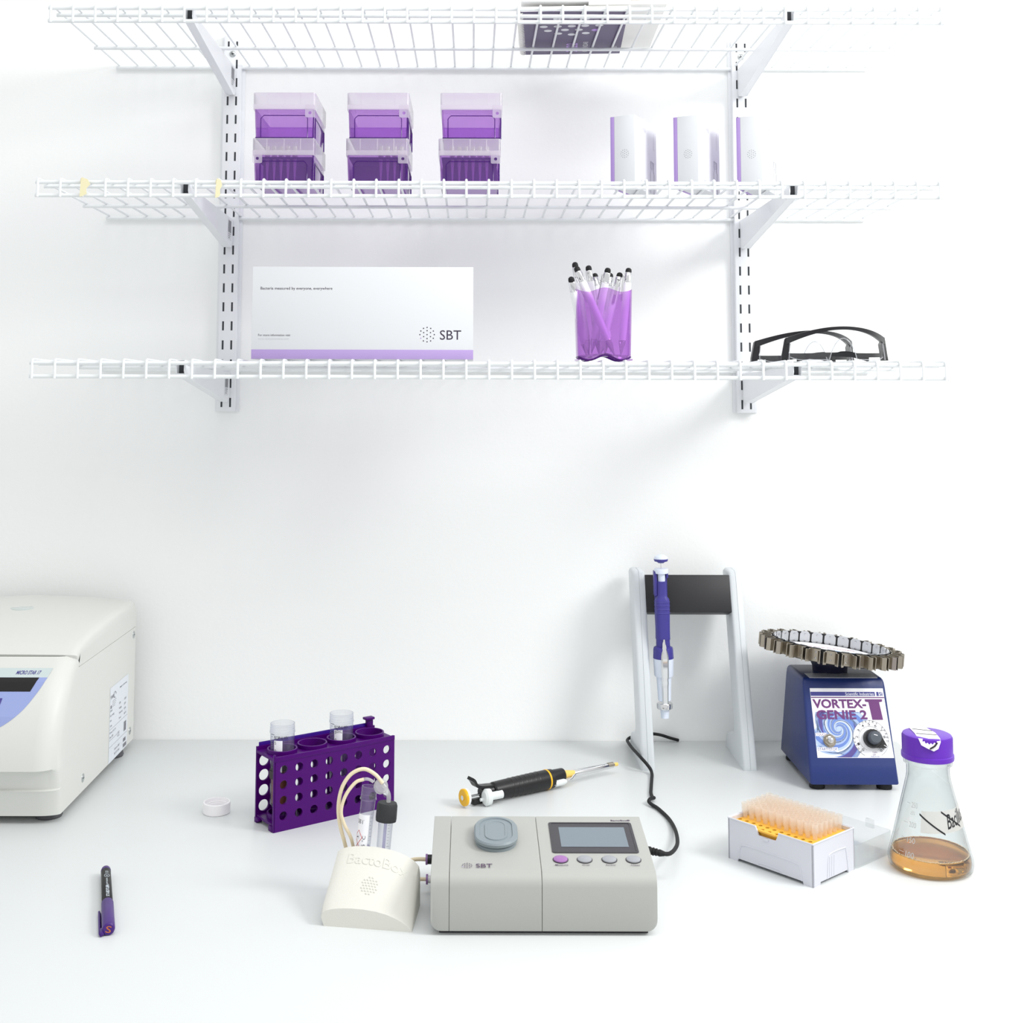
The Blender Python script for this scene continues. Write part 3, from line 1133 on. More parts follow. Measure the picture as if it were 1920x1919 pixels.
# ---------------------------------------------------------------- white tube holder with embossed lettering
M_PRINT = pm('ivory_printed_plastic', (222, 221, 213), 0.6, bump=.15, bscale=900)
HA = atan2(-13.3, 84.7)
ho = (-140, -622, 0)
th = thing('tube_holder', 'sloping ivory-white tube holder with embossed lettering beside the grey instrument', 'holder', ho, (0, 0, HA))
hx_ = [0, 1, 4, 10, 18, 28, 40, 52, 62, 70, 76, 81, 84, 85.5, 86]
hf = [8, 11.5, 14.2, 16, 17.2, 17.8, 17.6, 16.4, 14.2, 11.4, 8.6, 5.4, 3.2, 1.6, .6]
hb = [43.5, 47, 49.6, 51.8, 53.2, 53.9, 53.6, 52, 49.4, 46, 42.4, 38, 34.4, 31, 26]
DEP = 61.0


def lerp_tab(x, xs, ys):
    if x <= xs[0]:
        return ys[0]
    for a, b, c, d in zip(xs, xs[1:], ys, ys[1:]):
        if a <= x <= b:
            return c + (d - c) * (x - a) / (b - a)
    return ys[-1]


def surf(x, y):
    q = max(0, min(1, (y - 0.5) / DEP))
    return lerp_tab(x, hx_, hf) * (1 - q) + lerp_tab(x, hx_, hb) * q


mb = MB()
secs = []
for k in range(15):
    y = DEP * k / 14
    lean = -4 * min(1, surf(0, y) / 12)
    sec = [(0, y, 0)] + [(x + lean * (1 - x / 86) - (4.5 if x > 80 else 0) * k / 14 * (x - 80) / 6 * (x > 80), y, surf(x, y)) for x in hx_] + [(86 - 4.5 * k / 14, y, 0)]
    secs.append(sec)
mb.loft(secs, M_PRINT)
mb.box(6, 74, DEP - 2, DEP + 26, 0, 5, M_PRINT, 1)
mb.build('holder_body', th, sharp=28)
mb = MB()


def emboss(dz):
    return lambda p: (p[0] - 2, p[1], surf(p[0], p[1]) + dz + p[2])


b2 = MB()
b2.fit('BactoBox', 13, 74, 43.5, 53.5, M_PRINT, None)
vv = [(p[0], p[1] - .06 * (p[0] - 13)) for p in b2.v]
mb.add([emboss(0.9)((a, b, 0)) for a, b in vv], b2.f, M_PRINT)
top_n = len(b2.v)
edges = {}
for f_ in b2.f:
    for i in range(len(f_)):
        e = (f_[i], f_[(i + 1) % len(f_)])
        if (e[1], e[0]) in edges:
            edges.pop((e[1], e[0]))
        else:
            edges[e] = 1
for a, b in edges:
    pa, pb = vv[a], vv[b]
    mb.add([emboss(.9)((*pa, 0)), emboss(.9)((*pb, 0)), emboss(-.5)((*pb, 0)), emboss(-.5)((*pa, 0))], [(0, 1, 2, 3)], M_PRINT)
mb.build('embossed_lettering', th, smooth=False)
mb = MB()
for i in range(-3, 4):
    for j in range(-3, 4):
        x, y = 41 + 2.9 * i + 1.45 * (j % 2), 23 + 2.6 * j
        if (x - 41) ** 2 + (y - 23) ** 2 < 70:
            mb.lathe([(1.1, -.4), (1.0, .4), (.6, .8), (0, .9)], M_PRINT, Matrix.Translation((x - 2, y, surf(x, y))), 8)
mb.build('embossed_dots', th)

M_CLEAR = thin('clear_small_tube', (249, 250, 251), (240, 241, 246), 0.05, 1.3, 0.04, edge=(205, 207, 220))
M_LIQ = thin('clear_liquid', (225, 222, 238), (210, 208, 230), 0.1, .8, .05)


def small_tube(base, tip_, label, cap, spin):
    A, B = Vector(base), Vector(tip_)
    t = thing('small_tube', label, 'tube', base)
    t.rotation_mode = 'QUATERNION'
    t.rotation_quaternion = (B - A).to_track_quat('Z', 'Y') @ Matrix.Rotation(spin, 3, 'Z').to_quaternion()
    h = (B - A).length
    b = MB()
    b.lathe([(0, 0), (2, 0.4), (6.9, 20), (7.4, h - 14), (7.4, h - 13), (8.6, h - 12.4), (8.6, h - 11.4), (7.6, h - 11), (8.2, h - 9.5), (7.6, h - 8), (8.2, h - 6.5), (7.6, h - 5), (8.0, h - 3), (7.6, h), (6.8, h)], M_CLEAR, None, 28)
    b.build('tube_wall', t)
    return t, h


t, h = small_tube((-112.5, -560, 5.5), (-103, -553, 108), 'open clear tube with a white printed label standing in the ivory holder', False, 0)
# the label's face is turned towards the lower half of the tube
def roll_fn(R, phi):
    return lambda p: (R * sin(p[0] / R + phi), -R * cos(p[0] / R + phi), p[1])


Q = t.rotation_quaternion.to_matrix()
fz = Vector(Q.transposed() @ Vector((0, -1, 0)))
phi0 = atan2(fz.x, -fz.y)
b = MB()
f = roll_fn(7.55, phi0)
n = 14
xs_ = [-13 + 17.0 * k / n for k in range(n + 1)]
b.add([f((x, z)) for x in xs_ for z in (20, 77)], [(2 * k, 2 * k + 2, 2 * k + 3, 2 * k + 1) for k in range(n)], M_TUBEW)
f2 = roll_fn(7.62, phi0)
b.fit('SBT', -10, -1.5, 68, 72, M_DARK, None, fn=f2)
M_RED = pm('red_print', (196, 44, 48), .5)
for zc in (55, 42):
    for (xa, za), (xb, zb_) in (((-13, zc), (-6.5, zc + 6.5)), ((-6.5, zc - 6.5), (-13, zc)), ((-6.5, zc + 6.5), (-2, zc)), ((-2, zc), (-6.5, zc - 6.5))):
        b.tube([f2((xa, za)), f2(((xa + xb) / 2, (za + zb_) / 2)), f2((xb, zb_))], .28, M_RED, 4)
    b.lathe([(0, .1), (1.6, .1)], M_DARK, Matrix.Translation(f2((-7, zc))), 8)
    b.fit('<', -8.6, -5.2, zc - 2, zc + 2, M_DARK, None, fn=f2)
b2 = MB()
b2.fit('15-25 °C', 0, 20, 0, 3.4, M_DARK)
b.add([f2((1.5 - p[1], 37 + p[0])) for p in b2.v], b2.f, M_DARK)
b.build('printed_label', t, smooth=False)
b = MB()
for k in range(18):
    z = 20 + 3.6 * k
    w = 3.0 if k % 5 == 0 else 1.6
    f3 = roll_fn(7.5, phi0)
    b.add([f3((5.0, z)), f3((5.0 + w, z)), f3((5.0 + w, z + .3)), f3((5.0, z + .3))], [(0, 1, 2, 3)], M_MIDINK)
b.build('printed_scale', t, smooth=False)
b = MB()
b.lathe([(0, 1), (6.1, 20), (6.3, 46), (0, 46)], M_LIQ, None, 20)
b.build('clear_liquid', t)

t, h = small_tube((-91.5, -560, 5.5), (-84.6, -555, 91), 'clear tube with a black screw cap standing in the ivory holder', True, 0)
Q = t.rotation_quaternion.to_matrix()
fz = Vector(Q.transposed() @ Vector((0, -1, 0)))
phi0 = atan2(fz.x, -fz.y)
b = MB()
b.lathe([(8.6, h - 16), (10.4, h - 16), (10.7, h - 13), (10.5, h - 1), (9.4, h + 1.6), (0, h + 1.8)], pm('worn_black_cap', (46, 47, 50), .6, bump=.3, bscale=600), None, 28)
b.build('black_cap', t)
b = MB()
f3 = roll_fn(7.5, phi0)
for k in range(20):
    z = 18 + 2.9 * k
    w = 3.2 if k % 5 == 0 else 1.6
    b.add([f3((3.0, z)), f3((3.0 + w, z)), f3((3.0 + w, z + .3)), f3((3.0, z + .3))], [(0, 1, 2, 3)], M_MIDINK)
b.fit('10', 5, 8, 40, 43, M_MIDINK, None, fn=f3)
b.build('printed_scale', t, smooth=False)
b = MB()
b.lathe([(0, 4), (1.6, 4), (1.6, h), (0, h)], M_LIQ, None, 12)
b.build('dip_tube', t)

# ---------------------------------------------------------------- cream tubing
M_HOSE = pm('cream_silicone', (233, 218, 186), .4)
M_VALVE = thin('clear_connector', (246, 246, 246), (240, 240, 240), .35, 1.2, .08)
O = (-110, -552, 0)
t = thing('silicone_hose', 'longer cream hose looping highest over the open tube to the clear connector', 'hose', O, group='cream hoses of the tube holder')
b = MB()
b.tube(spline([(-44, -536, 30), (-58, -538, 30.5), (-78, -541, 26), (-104, -542, 20), (-122, -546, 34), (-129, -552, 56), (-133.5, -555, 76), (-134, -555, 93), (-130, -555, 109), (-121, -555, 121), (-108.5, -555, 125.5), (-97, -555, 120), (-89.5, -555, 111.5)], 6), 1.95, M_HOSE, 12)
b.build('hose_tube', t, org=O)
b = MB()
b.lathe([(0, -3), (6.5, -3), (7.4, -1.5), (7.4, 1.5), (6.5, 3), (0, 3)], M_VALVE, Matrix.Translation((-91.5, -553.5, 108)) @ Matrix.Rotation(radians(65), 4, 'X') @ Matrix.Rotation(radians(25), 4, 'Y'), 28)
b.tube(spline([(-89.5, -555, 110), (-86, -555, 106), (-83.5, -555, 100), (-83.4, -555, 93)], 5), 2.3, M_VALVE, 12)
b.tube([(-88.5, -555.5, 111), (-86.5, -556, 108.5)], .5, M_VALVE, 6)
b.build('clear_connector', t, org=O)
b = MB()
b.tube([(-39, -536, 30), (-44, -536, 30)], 4.6, M_BLACK, 16)
b.tube([(-44, -536, 30), (-46, -536, 30)], 5.2, pm('violet_ring', (150, 112, 170), .4), 16)
b.build('port_fitting', t, org=O)
t = thing('silicone_hose', 'shorter cream hose on the inner side of the loop behind the ivory holder', 'hose', O, group='cream hoses of the tube holder')
b = MB()
b.tube(spline([(-43, -551, 16), (-58, -551, 16), (-84, -547, 12), (-106, -546, 14), (-117, -549, 40), (-121.5, -554, 58), (-128.5, -557, 73), (-131, -559, 86), (-126.5, -559, 101), (-117, -558, 113), (-108.5, -557, 116)], 6), 1.75, M_HOSE, 12)
b.build('hose_tube', t, org=O)
b = MB()
b.tube(spline([(-109.5, -557, 116), (-105, -557.5, 116.4), (-101, -558, 115.2), (-98.5, -558.5, 113.6)], 5), 1.5, M_VALVE, 10)
b.build('clear_nipple', t, org=O)
b = MB()
b.tube([(-39, -551, 16), (-43, -551, 16)], 3.6, M_WHITE, 16)
b.tube([(-43, -551, 16), (-45, -551, 16)], 4.9, pm('violet_ring', (0, 0, 0)), 16)
b.build('port_fitting', t, org=O)

# ---------------------------------------------------------------- grey instrument with a screen
M_INST = pm('warm_grey_housing', (176, 177, 172), 0.5, bump=.06, bscale=1500)
M_BTN = pm('grey_button', (160, 163, 168), 0.4)
M_BTNP = pm('purple_button', (160, 112, 172), 0.4)
M_BLUEG = pm('blue_grey_lid', (135, 146, 151), 0.42)
M_BEZ = pm('charcoal_bezel', (62, 60, 65), 0.4)
M_SCR = pm('grey_lcd', (118, 130, 140), 0.25, bump=.05, bscale=900)
M_INK2 = pm('plum_ink', (84, 62, 92), .5)
O = (69, -580, 0)
an = thing('grey_instrument', 'boxy light grey measuring instrument with a screen and four buttons', 'instrument', O)
X0, X1 = -37.5, 176.0
SL = (112, 10)


def ztop(y):
    return 67 + 10 * (y + 516) / 112


def inst_profile(zb):
    pts = [(-640, zb), (-642.2, zb + .8), (-643, zb + 3), (-643, 44)]
    for k in range(1, 9):
        a = pi - (pi / 2 + .089) * k / 8
        pts.append((-629 + 14 * cos(a), 44 + 12.2 * sin(a) + .15 * k / 8))
    pts += [(-600, ztop(-600)), (-518, ztop(-518)), (-516, 65.2), (-516, zb)]
    return pts


def inst_section(a, b, nm):
    m = MB()
    R = 10.0
    xs = sorted(set([a, a + .35, b - .35, b] + [x for x in [X0 + R - R * cos(pi / 2 * k / 7) for k in range(8)] + [X1 - R + R * cos(pi / 2 * k / 7) for k in range(8)] if a < x < b]))
    secs = []
    for x in xs:
        d = min(x - X0, X1 - x)
        zb = 3.4 + inset(d, R)
        pr = inst_profile(zb)
        edge = min(abs(x - a), abs(x - b)) < .01
        secs.append([(x, y + (.35 if edge and y < -620 else 0), z - (.35 if edge and z > 50 else 0)) for y, z in pr])
    m.loft(secs, M_INST)
    m.build(nm, an, org=O)


inst_section(X0, -20.2, 'side_cover')
inst_section(-19.8, 67.3, 'sample_section')
inst_section(67.7, X1, 'display_section')
m = MB()
m.box(X0 + 8, X1 - 8, -636, -522, 0, 4.2, M_BEZ, .5)
m.build('base_plate', an, org=O)


def on_top(x, y, dz=.2):
    return frame((x, y, ztop(y) + dz), (1, 0, 0), (0, 112, 10))


def stadium(w, l, n=14):
    r = w / 2
    return [(r * cos(pi * k / n), l / 2 - r + r * sin(pi * k / n)) for k in range(n + 1)] + [(-r * cos(pi * k / n), -(l / 2 - r) - r * sin(pi * k / n)) for k in range(n + 1)]


m = MB()
Mt = on_top(25.4, -568.5, 0)
st = lambda w, l, z: [(x, y, z) for x, y in stadium(w, l)]
m.loft([st(40, 60, 0), st(40, 60, 2.5), st(38, 58, 3.2), st(43, 63, 4.5), st(43.5, 63.5, 7), st(41, 61, 8.6), st(33, 54, 8.8), st(32.4, 53.4, 7.8), st(31, 52, 7.8), st(22.6, 43.6, 7.8), st(22, 43, 8.6), st(18, 39, 8.6), st(17.5, 38.5, 8.2)], M_BLUEG, True, Mt)
m.build('sample_lid', an, org=O)
m = MB()
m.loft([[(x, y, z) for x, y in rrect(-w / 2, w / 2, -l / 2, l / 2, r)] for w, l, r, z in ((85, 67, 3, 0), (85, 67, 3, .8), (80, 63, 2, .9), (80, 63, 2, .5))], M_BEZ, True, on_top(122.5, -566.5, 0))
m.build('screen_bezel', an, org=O)
m = MB()
m.add([(x, y, 0.75) for x, y in ((-33.5, 22), (33.3, 22), (33.3, -21.5), (-33.5, -21.5))], [(0, 1, 2, 3)], M_SCR, on_top(123.2, -566.3, 0))
m.build('screen', an, org=O)
for k, (x, nm) in enumerate(((87.1, 'Measure'), (110.4, 'Stop'), (134.3, 'Empty'), (157.6, 'Clean'))):
    m = MB()
    m.lathe([(7.6, -.5), (7.6, .15), (7.0, .15)], M_BEZ, on_top(x, -612.6, 0.05), 28)
    m.lathe([(7.0, -.3), (6.8, 1.0), (5, 1.8), (2.5, 2.2), (0, 2.3)], M_BTNP if k == 0 else M_BTN, on_top(x, -612.6, 0), 28)
    o = m.build('purple_button' if k == 0 else 'push_button', an, org=O)
    m = MB()
    w = (12.4, 7.2, 9.4, 8.6)[k]
    m.fit(nm, -w / 2, w / 2, -1.3, 1.1, M_INK2, on_top(x + .4, -623.6), bold=.1)
    m.build('button_caption', an, org=O, smooth=False)
m = MB()
dots(m, on_top(-3.2, -625.4), 4.8, .6, M_INK2, M_LILAC)
m.fit('SBT', 5.2, 21, -3.9, 3.9, M_INK2, on_top(0, -625.6), bold=.04)
m.build('logo', an, org=O, smooth=False)
m = MB()
m.fit('BactoBox®', 145, 165, -1.9, 1.9, M_INK2, on_top(0, -527.5), bold=.15)
m.build('lettering', an, org=O, smooth=False)

# ---------------------------------------------------------------- black cable
O = (225, -300, 0)
t = thing('power_cable', 'black cable running from the grey instrument to the wall behind the pipette stand', 'cable', O)
b = MB()
b.tube(spline([(201, -514.5, 28.5), (206, -511, 26.8), (211, -502, 24.5), (219.5, -476, 19), (229, -436, 12), (236, -380, 5), (236, -334, 2.3), (229, -299, 2.3), (222, -284, 3.2), (219.8, -277.5, 4.8), (223, -272.5, 6.2), (228, -266, 5), (227.5, -258, 3), (228, -240, 2.2), (231, -220, 2.2), (237, -184, 2.3), (240, -166, 3), (239.8, -154, 6), (235, -150, 12), (229, -146.5, 18), (225.6, -125, 18.5), (224, -90, 15), (224, -45, 10), (225.5, -22, 7.2), (230, -15.5, 8.6), (238, -13, 10.5), (248, -12, 12.5), (262, -11, 13), (275, -9, 11), (290, -7, 6), (302, -5, 2.4)], 6), 2.15, M_RUBBER, 12)
b.build('cord', t, org=O)
b = MB()
pp = [(176.5, -509, 30), (186, -511.5, 30), (188.5, -512, 30), (189.5, -512.3, 30), (191.5, -512.8, 29.8), (192.5, -513, 29.7), (194.5, -513.6, 29.5), (195.5, -513.8, 29.3), (197.5, -514.2, 29), (202.5, -514.6, 28.3)]
b.tube(pp, [4.6, 4.6, 4.4, 3.4, 4.2, 3.2, 3.9, 3.0, 3.6, 2.4], M_RUBBER, 14)
b.build('plug', t, org=O)

# ---------------------------------------------------------------- yellow and black pipette lying on the bench
M_YEL = pm('warm_yellow_plastic', (238, 184, 30), .35)
M_YELP = pm('pale_yellow_plastic', (240, 205, 110), .35)
M_BLKP = pm('black_pipette_plastic', (24, 23, 25), .36)
M_PALE = pm('pale_grey_plastic', (224, 229, 228), .38)
P0 = (-10, -291)
PA = atan2(-160.8 + 291, 184.5 + 10)
lp = thing('pipette', 'black hand pipette with a yellow plunger knob lying behind the grey instrument', 'pipette', (P0[0], P0[1], 12.4), (0, 0, PA))
AX = frame((0, 0, 0), (0, 0, 1), (0, 1, 0)) @ Matrix.Rotation(pi, 4, 'X')
AX = Matrix(((0, 0, 1, 0), (0, 1, 0, 0), (-1, 0, 0, 0), (0, 0, 0, 1)))      # lathe axis z becomes local x


def ell(cx, ry, rz, cy=0, cz=0, n=28):
    return [(cx, cy + ry * cos(2 * pi * k / n), cz + rz * sin(2 * pi * k / n)) for k in range(n)]


b = MB()
b.loft([ell(44, 9.4, 9.4), ell(46, 10.8, 10.9), ell(60, 11.1, 11.3), ell(100, 11.8, 11.9), ell(130, 12, 12.1), ell(136.5, 11.6, 11.6)], M_BLKP)
for x in (70, 77, 84, 91, 98, 105, 112):
    b.loft([ell(x, 11.2 + (x - 60) * .012, 11.5 + (x - 60) * .012), ell(x + 1, 11.42 + (x - 60) * .012, 11.7 + (x - 60) * .012), ell(x + 2, 11.2 + (x - 60) * .012, 11.5 + (x - 60) * .012)], M_BLKP, False)
b.loft([ell(26, 5.5, 5.5, 0, 2), ell(46, 7.5, 7.5, 0, 1)], M_BLKP)
b.box(14, 46, -4, 4, -11, -4, M_BLKP, 1.5)
b.build('handle', lp)
b = MB()
secs = []
for x, z, w in spline([(46, 7, 5), (36, 8, 5), (27, 9, 5), (19, 12, 5.5), (15, 18, 6), (11.5, 21, 6)], 4):
    secs.append([(x - 1, -w, z - 1.6), (x - 1, w, z - 1.6), (x + 1, w, z + 1.6), (x + 1, -w, z + 1.6)])
b.loft(secs, M_BLKP)
b.build('finger_hook', lp)
b = MB()
b.lathe([(0, -.4), (3.0, -.4), (3.2, 0.4), (9, .2), (10.2, 1.2), (10.2, 3.6), (0, 3.6)], M_YEL, AX, 32)
b.lathe([(10.2, 3.6), (10.2, 6.4), (9, 7.4), (0, 7.4)], M_WHITE, AX, 32)
b.lathe([(0, -.5), (2.9, -.5)], M_PALE, AX, 16)
b.build('plunger_knob', lp)
b = MB()
b.tube([(7, 0, 0), (28, 0, 0)], 1.4, M_CHROME, 10)
b.build('plunger_rod', lp)
b = MB()
Mb = Matrix.Translation((0, -10, -1.8))
b.loft([[(25, y * .8, z * .8) for _, y, z in ell(0, 7, 9.4)], [(27.5, y, z) for _, y, z in ell(0, 7.4, 10.4)], [(34, y, z) for _, y, z in ell(0, 7.2, 9.6)], [(36, y * .9, z * .8) for _, y, z in ell(0, 5, 6)], [(52, y, z) for _, y, z in ell(0, 4.5, 5)]], M_PALE, True, Mb)
b.tube([(21, -8, -4), (27, -8.6, -4)], 2, M_PALE, 12)
b.build('ejector_button', lp)
b = MB()
b.loft([ell(127.5, 11.9, 12.0), ell(128, 12.3, 12.4), ell(129.8, 12.3, 12.4), ell(130.3, 11.9, 12.0)], M_YEL, True, Matrix.Rotation(radians(0), 4, 'Y'))
b.build('yellow_ring', lp)
b = MB()
b.loft([ell(134, 9, 9, 0, 1.5), ell(154, 8.6, 8.6, 0, 1.5), ell(155, 8.2, 8.2, 0, 1.5)], M_BLKP)
b.build('lower_collar', lp)
b = MB()
b.loft([ell(155, 5.4, 5.4, 0, 1.2), ell(160, 5.2, 5.2, 0, 1.2), ell(176, 3.2, 3.2, 0, .6), ell(238, 2.0, 2.0, 0, 0), ell(241, 2, 2, 0, 0)], M_YELP)
b.loft([ell(234, 2.6, 2.6), ell(247.5, 2.3, 2.3)], M_YELP)
b.build('nozzle_shaft', lp)
b = MB()
b.tube(spline([(150, -8, -4.2), (158, -7.6, -4), (165, -6, -3), (170, -3.8, -1), (175, -2, 0)], 6), 1.7, M_CHROME, 12)
b.loft([ell(173, 3.6, 3.8), ell(176, 4.4, 4.6), ell(200, 4.2, 4.4), ell(240, 3.3, 3.4), ell(241, 3, 3)], M_CHROME)
b.loft([ell(231, 3.6, 3.7, 0, .6), ell(239.5, 3.5, 3.6, 0, .6)], M_NICKEL)
b.build('ejector_arm', lp)
b = MB()
b.tube([(134, -8.3, -4.4), (137, -8.3, -4.4)], 2.4, M_CHROME, 12)
b.loft([[(136, y, z) for _, y, z in ell(0, 4, 4, -8.2, -4.3)], [(150, y, z) for _, y, z in ell(0, 4, 4, -8.2, -4.3)], [(154, y, z) for _, y, z in ell(0, 2.6, 2.6, -8.2, -4.3)]], M_PALE)
b.build('arm_sleeve', lp)

# ---------------------------------------------------------------- pipette stand
M_LEG = pm('pale_grey_stand', (210, 215, 218), .4)
O = (307, -90, 0)
ps = thing('pipette_stand', 'pale grey two-legged pipette stand with a wide black crossbar', 'pipette stand', O)
SIDE = [(-140, 0), (-141.5, 4), (-64, 246), (-60, 251), (-52, 253), (-26, 253), (-18, 250), (-16, 244), (-78, 46), (-76, 38), (-66, 31), (-30, 22), (-24, 17), (-23, 0)]
for x0, x1 in ((229.5, 248), (367, 385.5)):
    b = MB()
    secs = []
    w = x1 - x0
    cy = sum(p[0] for p in SIDE) / len(SIDE)
    for k, (q, ins) in enumerate(((0, 4.5), (.03, 2.6), (.1, 1.0), (.22, .25), (.485, 0), (.488, .7), (.512, .7), (.515, 0), (.78, .25), (.9, 1.0), (.97, 2.6), (1, 4.5))):
        sec = []
        n = len(SIDE)
        for i, (y, z) in enumerate(SIDE):
            p, nx = Vector(SIDE[i - 1]), Vector(SIDE[(i + 1) % n])
            tg = (nx - p).normalized()
            nm = Vector((-tg.y, tg.x))
            yy, zz = y + ins * nm.x * (-1), z + ins * nm.y * (-1)
            # keep the sole flat on the bench
            if z <= 0:
                zz = 0
            sec.append((x0 + w * q, yy, max(0, zz)))
        secs.append(sec)
    b.loft(secs, M_LEG)
    b.build('leg', ps, org=O, sharp=40)
b = MB()
Mbar = Matrix.Translation((0, -77.5, 198)) @ Matrix.Rotation(radians(-17.7), 4, 'X')
b.box(247.5, 367.5, 0, 26, 0, 52, M_BAR, .8, M=Mbar)
b.build('crossbar', ps, org=O)

# ---------------------------------------------------------------- blue pipette hanging on the stand
M_BLUEP = pm('violet_blue_plastic', (64, 58, 140), .38)
M_ICE = pm('ice_white_plastic', (222, 230, 244), .35)
bp = thing('pipette', 'violet-blue hand pipette hanging upright from the black crossbar of the stand', 'pipette', (268.6, -97, 58), (radians(0), radians(-0.9), 0))
k_ = 1.0
b = MB()
b.lathe([(0, 222.5), (4, 222.3), (8.5, 220), (9.8, 217.5), (9.6, 216.6)], M_ICE, None, 28)
b.lathe([(9.6, 216.6), (10.0, 216), (9.2, 213.4), (5.5, 212.4), (4, 211), (0, 211)], M_BLUEP, None, 28)
b.build('plunger_knob', bp)
b = MB()
b.tube([(0, 0, 200), (0, 0, 212)], 1.1, M_CHROME, 10)
b.build('plunger_rod', bp)
b = MB()
b.lathe([(0, 203.5), (9.4, 203.2), (9.9, 201.5), (9.4, 196.8), (5.3, 195.6), (5.2, 185), (0, 185)], M_ICE, None, 28)
b.build('ejector_button', bp)
b = MB()
sq = lambda w, d, z: [(x, y, z) for x, y in rrect(-w / 2, w / 2, -d / 2, d / 2, min(w, d) * .36, 5)]
b.loft([sq(13, 15, 186), sq(13.2, 15.5, 168), sq(14.5, 16.5, 165), sq(19.5, 19, 162), sq(20.6, 20, 158), sq(20.4, 20, 140), sq(19.4, 19.4, 120), sq(19.8, 19.6, 108), sq(19.6, 19.4, 107)], M_BLUEP)
for z in (158, 153, 148, 143):
    b.loft([sq(20.5, 20, z - .8), sq(21.3, 20.8, z - .3), sq(21.3, 20.8, z + .3), sq(20.5, 20, z + .8)], M_BLUEP, False)
b.loft([sq(16, 16, 107.5), sq(18.5, 18, 107), sq(18.8, 18, 99), sq(18, 18, 97)], M_BLUEP)
b.lathe([(0, 97.5), (9.5, 97.5), (13, 95.5), (13.6, 93), (14.2, 81), (0, 81)], M_BLUEP, None, 32)
b.build('handle', bp)
b = MB()
b.box(-10.5, -6.5, -4, 9, 166, 200, M_BLUEP, 1)
b.box(6.5, 9.5, -2, 9, 190, 200, M_BLUEP, 1)
b.box(-9, 9, 6, 10, 160, 199, M_BLUEP, 1)
b.box(-6, 6, 8, 28, 194.5, 198.5, M_BLUEP, 1)
b.build('finger_hook', bp)
b = MB()
b.lathe([(0, 81), (13.8, 81), (13.9, 79), (13.2, 58), (12.4, 56.5), (0, 56.5)], M_ICE, None, 64, (0.5, 58, 80))
b.lathe([(0, 56.5), (10.6, 56.5), (10.2, 52), (8.8, 24), (7.4, 23), (0, 23)], M_ICE, None, 32)
b.lathe([(5.6, 12), (6.2, 12), (5.4, 0), (0, 0)], M_ICE, None, 24)
b.lathe([(0, 12), (5.6, 12)], M_ICE, None, 24)
b.build('lower_barrel', bp)
b = MB()
secs = []
for z, w, y in ((108, 1.6, -10.5), (98, 2.6, -13.8), (86, 4.9, -15.8), (82, 5.2, -16.2), (58, 5.0, -14.6), (54, 4.6, -12.6), (50, 5.0, -12.0), (44, 4.6, -11.4), (22, 4.2, -10.5), (19, 5.5, -8.5)):
    secs.append([(-w, y + 2, z), (-w * .6, y, z), (w * .6, y, z), (w, y + 2, z), (w * .6, y + 3, z), (-w * .6, y + 3, z)])
b.loft(secs, M_CHROME)
b.lathe([(0, 20), (10.4, 20), (11, 19), (11, 13.5), (10, 12.5), (0, 12.5)], M_CHROME, None, 32)
b.build('ejector_arm', bp)

# ---------------------------------------------------------------- blue mixer with a clip plate
M_NAVY = pm('navy_enamel', (30, 48, 108), .36, spec=.5, bump=.12, bscale=1400)
M_DKNAVY = pm('dark_navy_rubber', (22, 26, 56), .5)
M_LABELW = pm('white_label', (240, 240, 244), .35)
M_MAG = pm('plum_print', (104, 48, 112), .45)
M_NAVP = pm('navy_print', (64, 66, 138), .45)
M_SWA = pm('pale_blue_print', (176, 196, 232), .45)
M_SWB = pm('mid_blue_print', (104, 132, 200), .45)
M_SWC = pm('indigo_print', (86, 74, 140), .45)
O = (493, -145, 0)
vx = thing('vortex_mixer', 'navy blue wedge-shaped mixer with a round plate of metal clips on top', 'mixer', O)
b = MB()


def vsec(z, x0, x1, y0, y1, r):
    return [(x, y, z) for x, y in rrect(x0, x1, y0, y1, r, 5)]


fy = lambda z: -223 + 50 * (z - 8) / 121
byy = lambda z: -67 - 22 * (z - 8) / 121
secs = []
for z, e in ((8, .6), (9, 0), (30, 0), (60, 0), (90, 0), (118, 0), (124, .3), (127, 1.0), (129, 2.4), (129.6, 4.2)):
    q = (z - 8) / 121
    secs.append(vsec(z, 434.8 + 5.2 * q + e, 548.2 + .2 * q - e, fy(z) + e, byy(z) - e, 3.5))
b.loft(secs, M_NAVY)
b.build('housing', vx, org=O, sharp=40)
Mv = frame((0, -223, 8), (1, 0, 0), (0, 50, 121))
zs_ = lambda z: (z - 8) * sqrt(50 * 50 + 121 * 121) / 121      # bench height to distance up the slope
Ml = Mv @ Matrix.Translation((0, 0, .35))
b = MB()
b.loft([[(447.4, zs_(37.8), z), (546.2, zs_(37.8), z), (544.6, zs_(117.6), z), (448, zs_(117.6), z)] for z in (0, .3)], M_LABELW, True, Mv)
b.add([], [], M_SWA)
L2 = Mv @ Matrix.Translation((0, 0, .42))
cx_, cz_ = 479.5, zs_(70.5)
xa, xb, ya, yb_ = 447.8, 545.4, zs_(38.3), zs_(90)


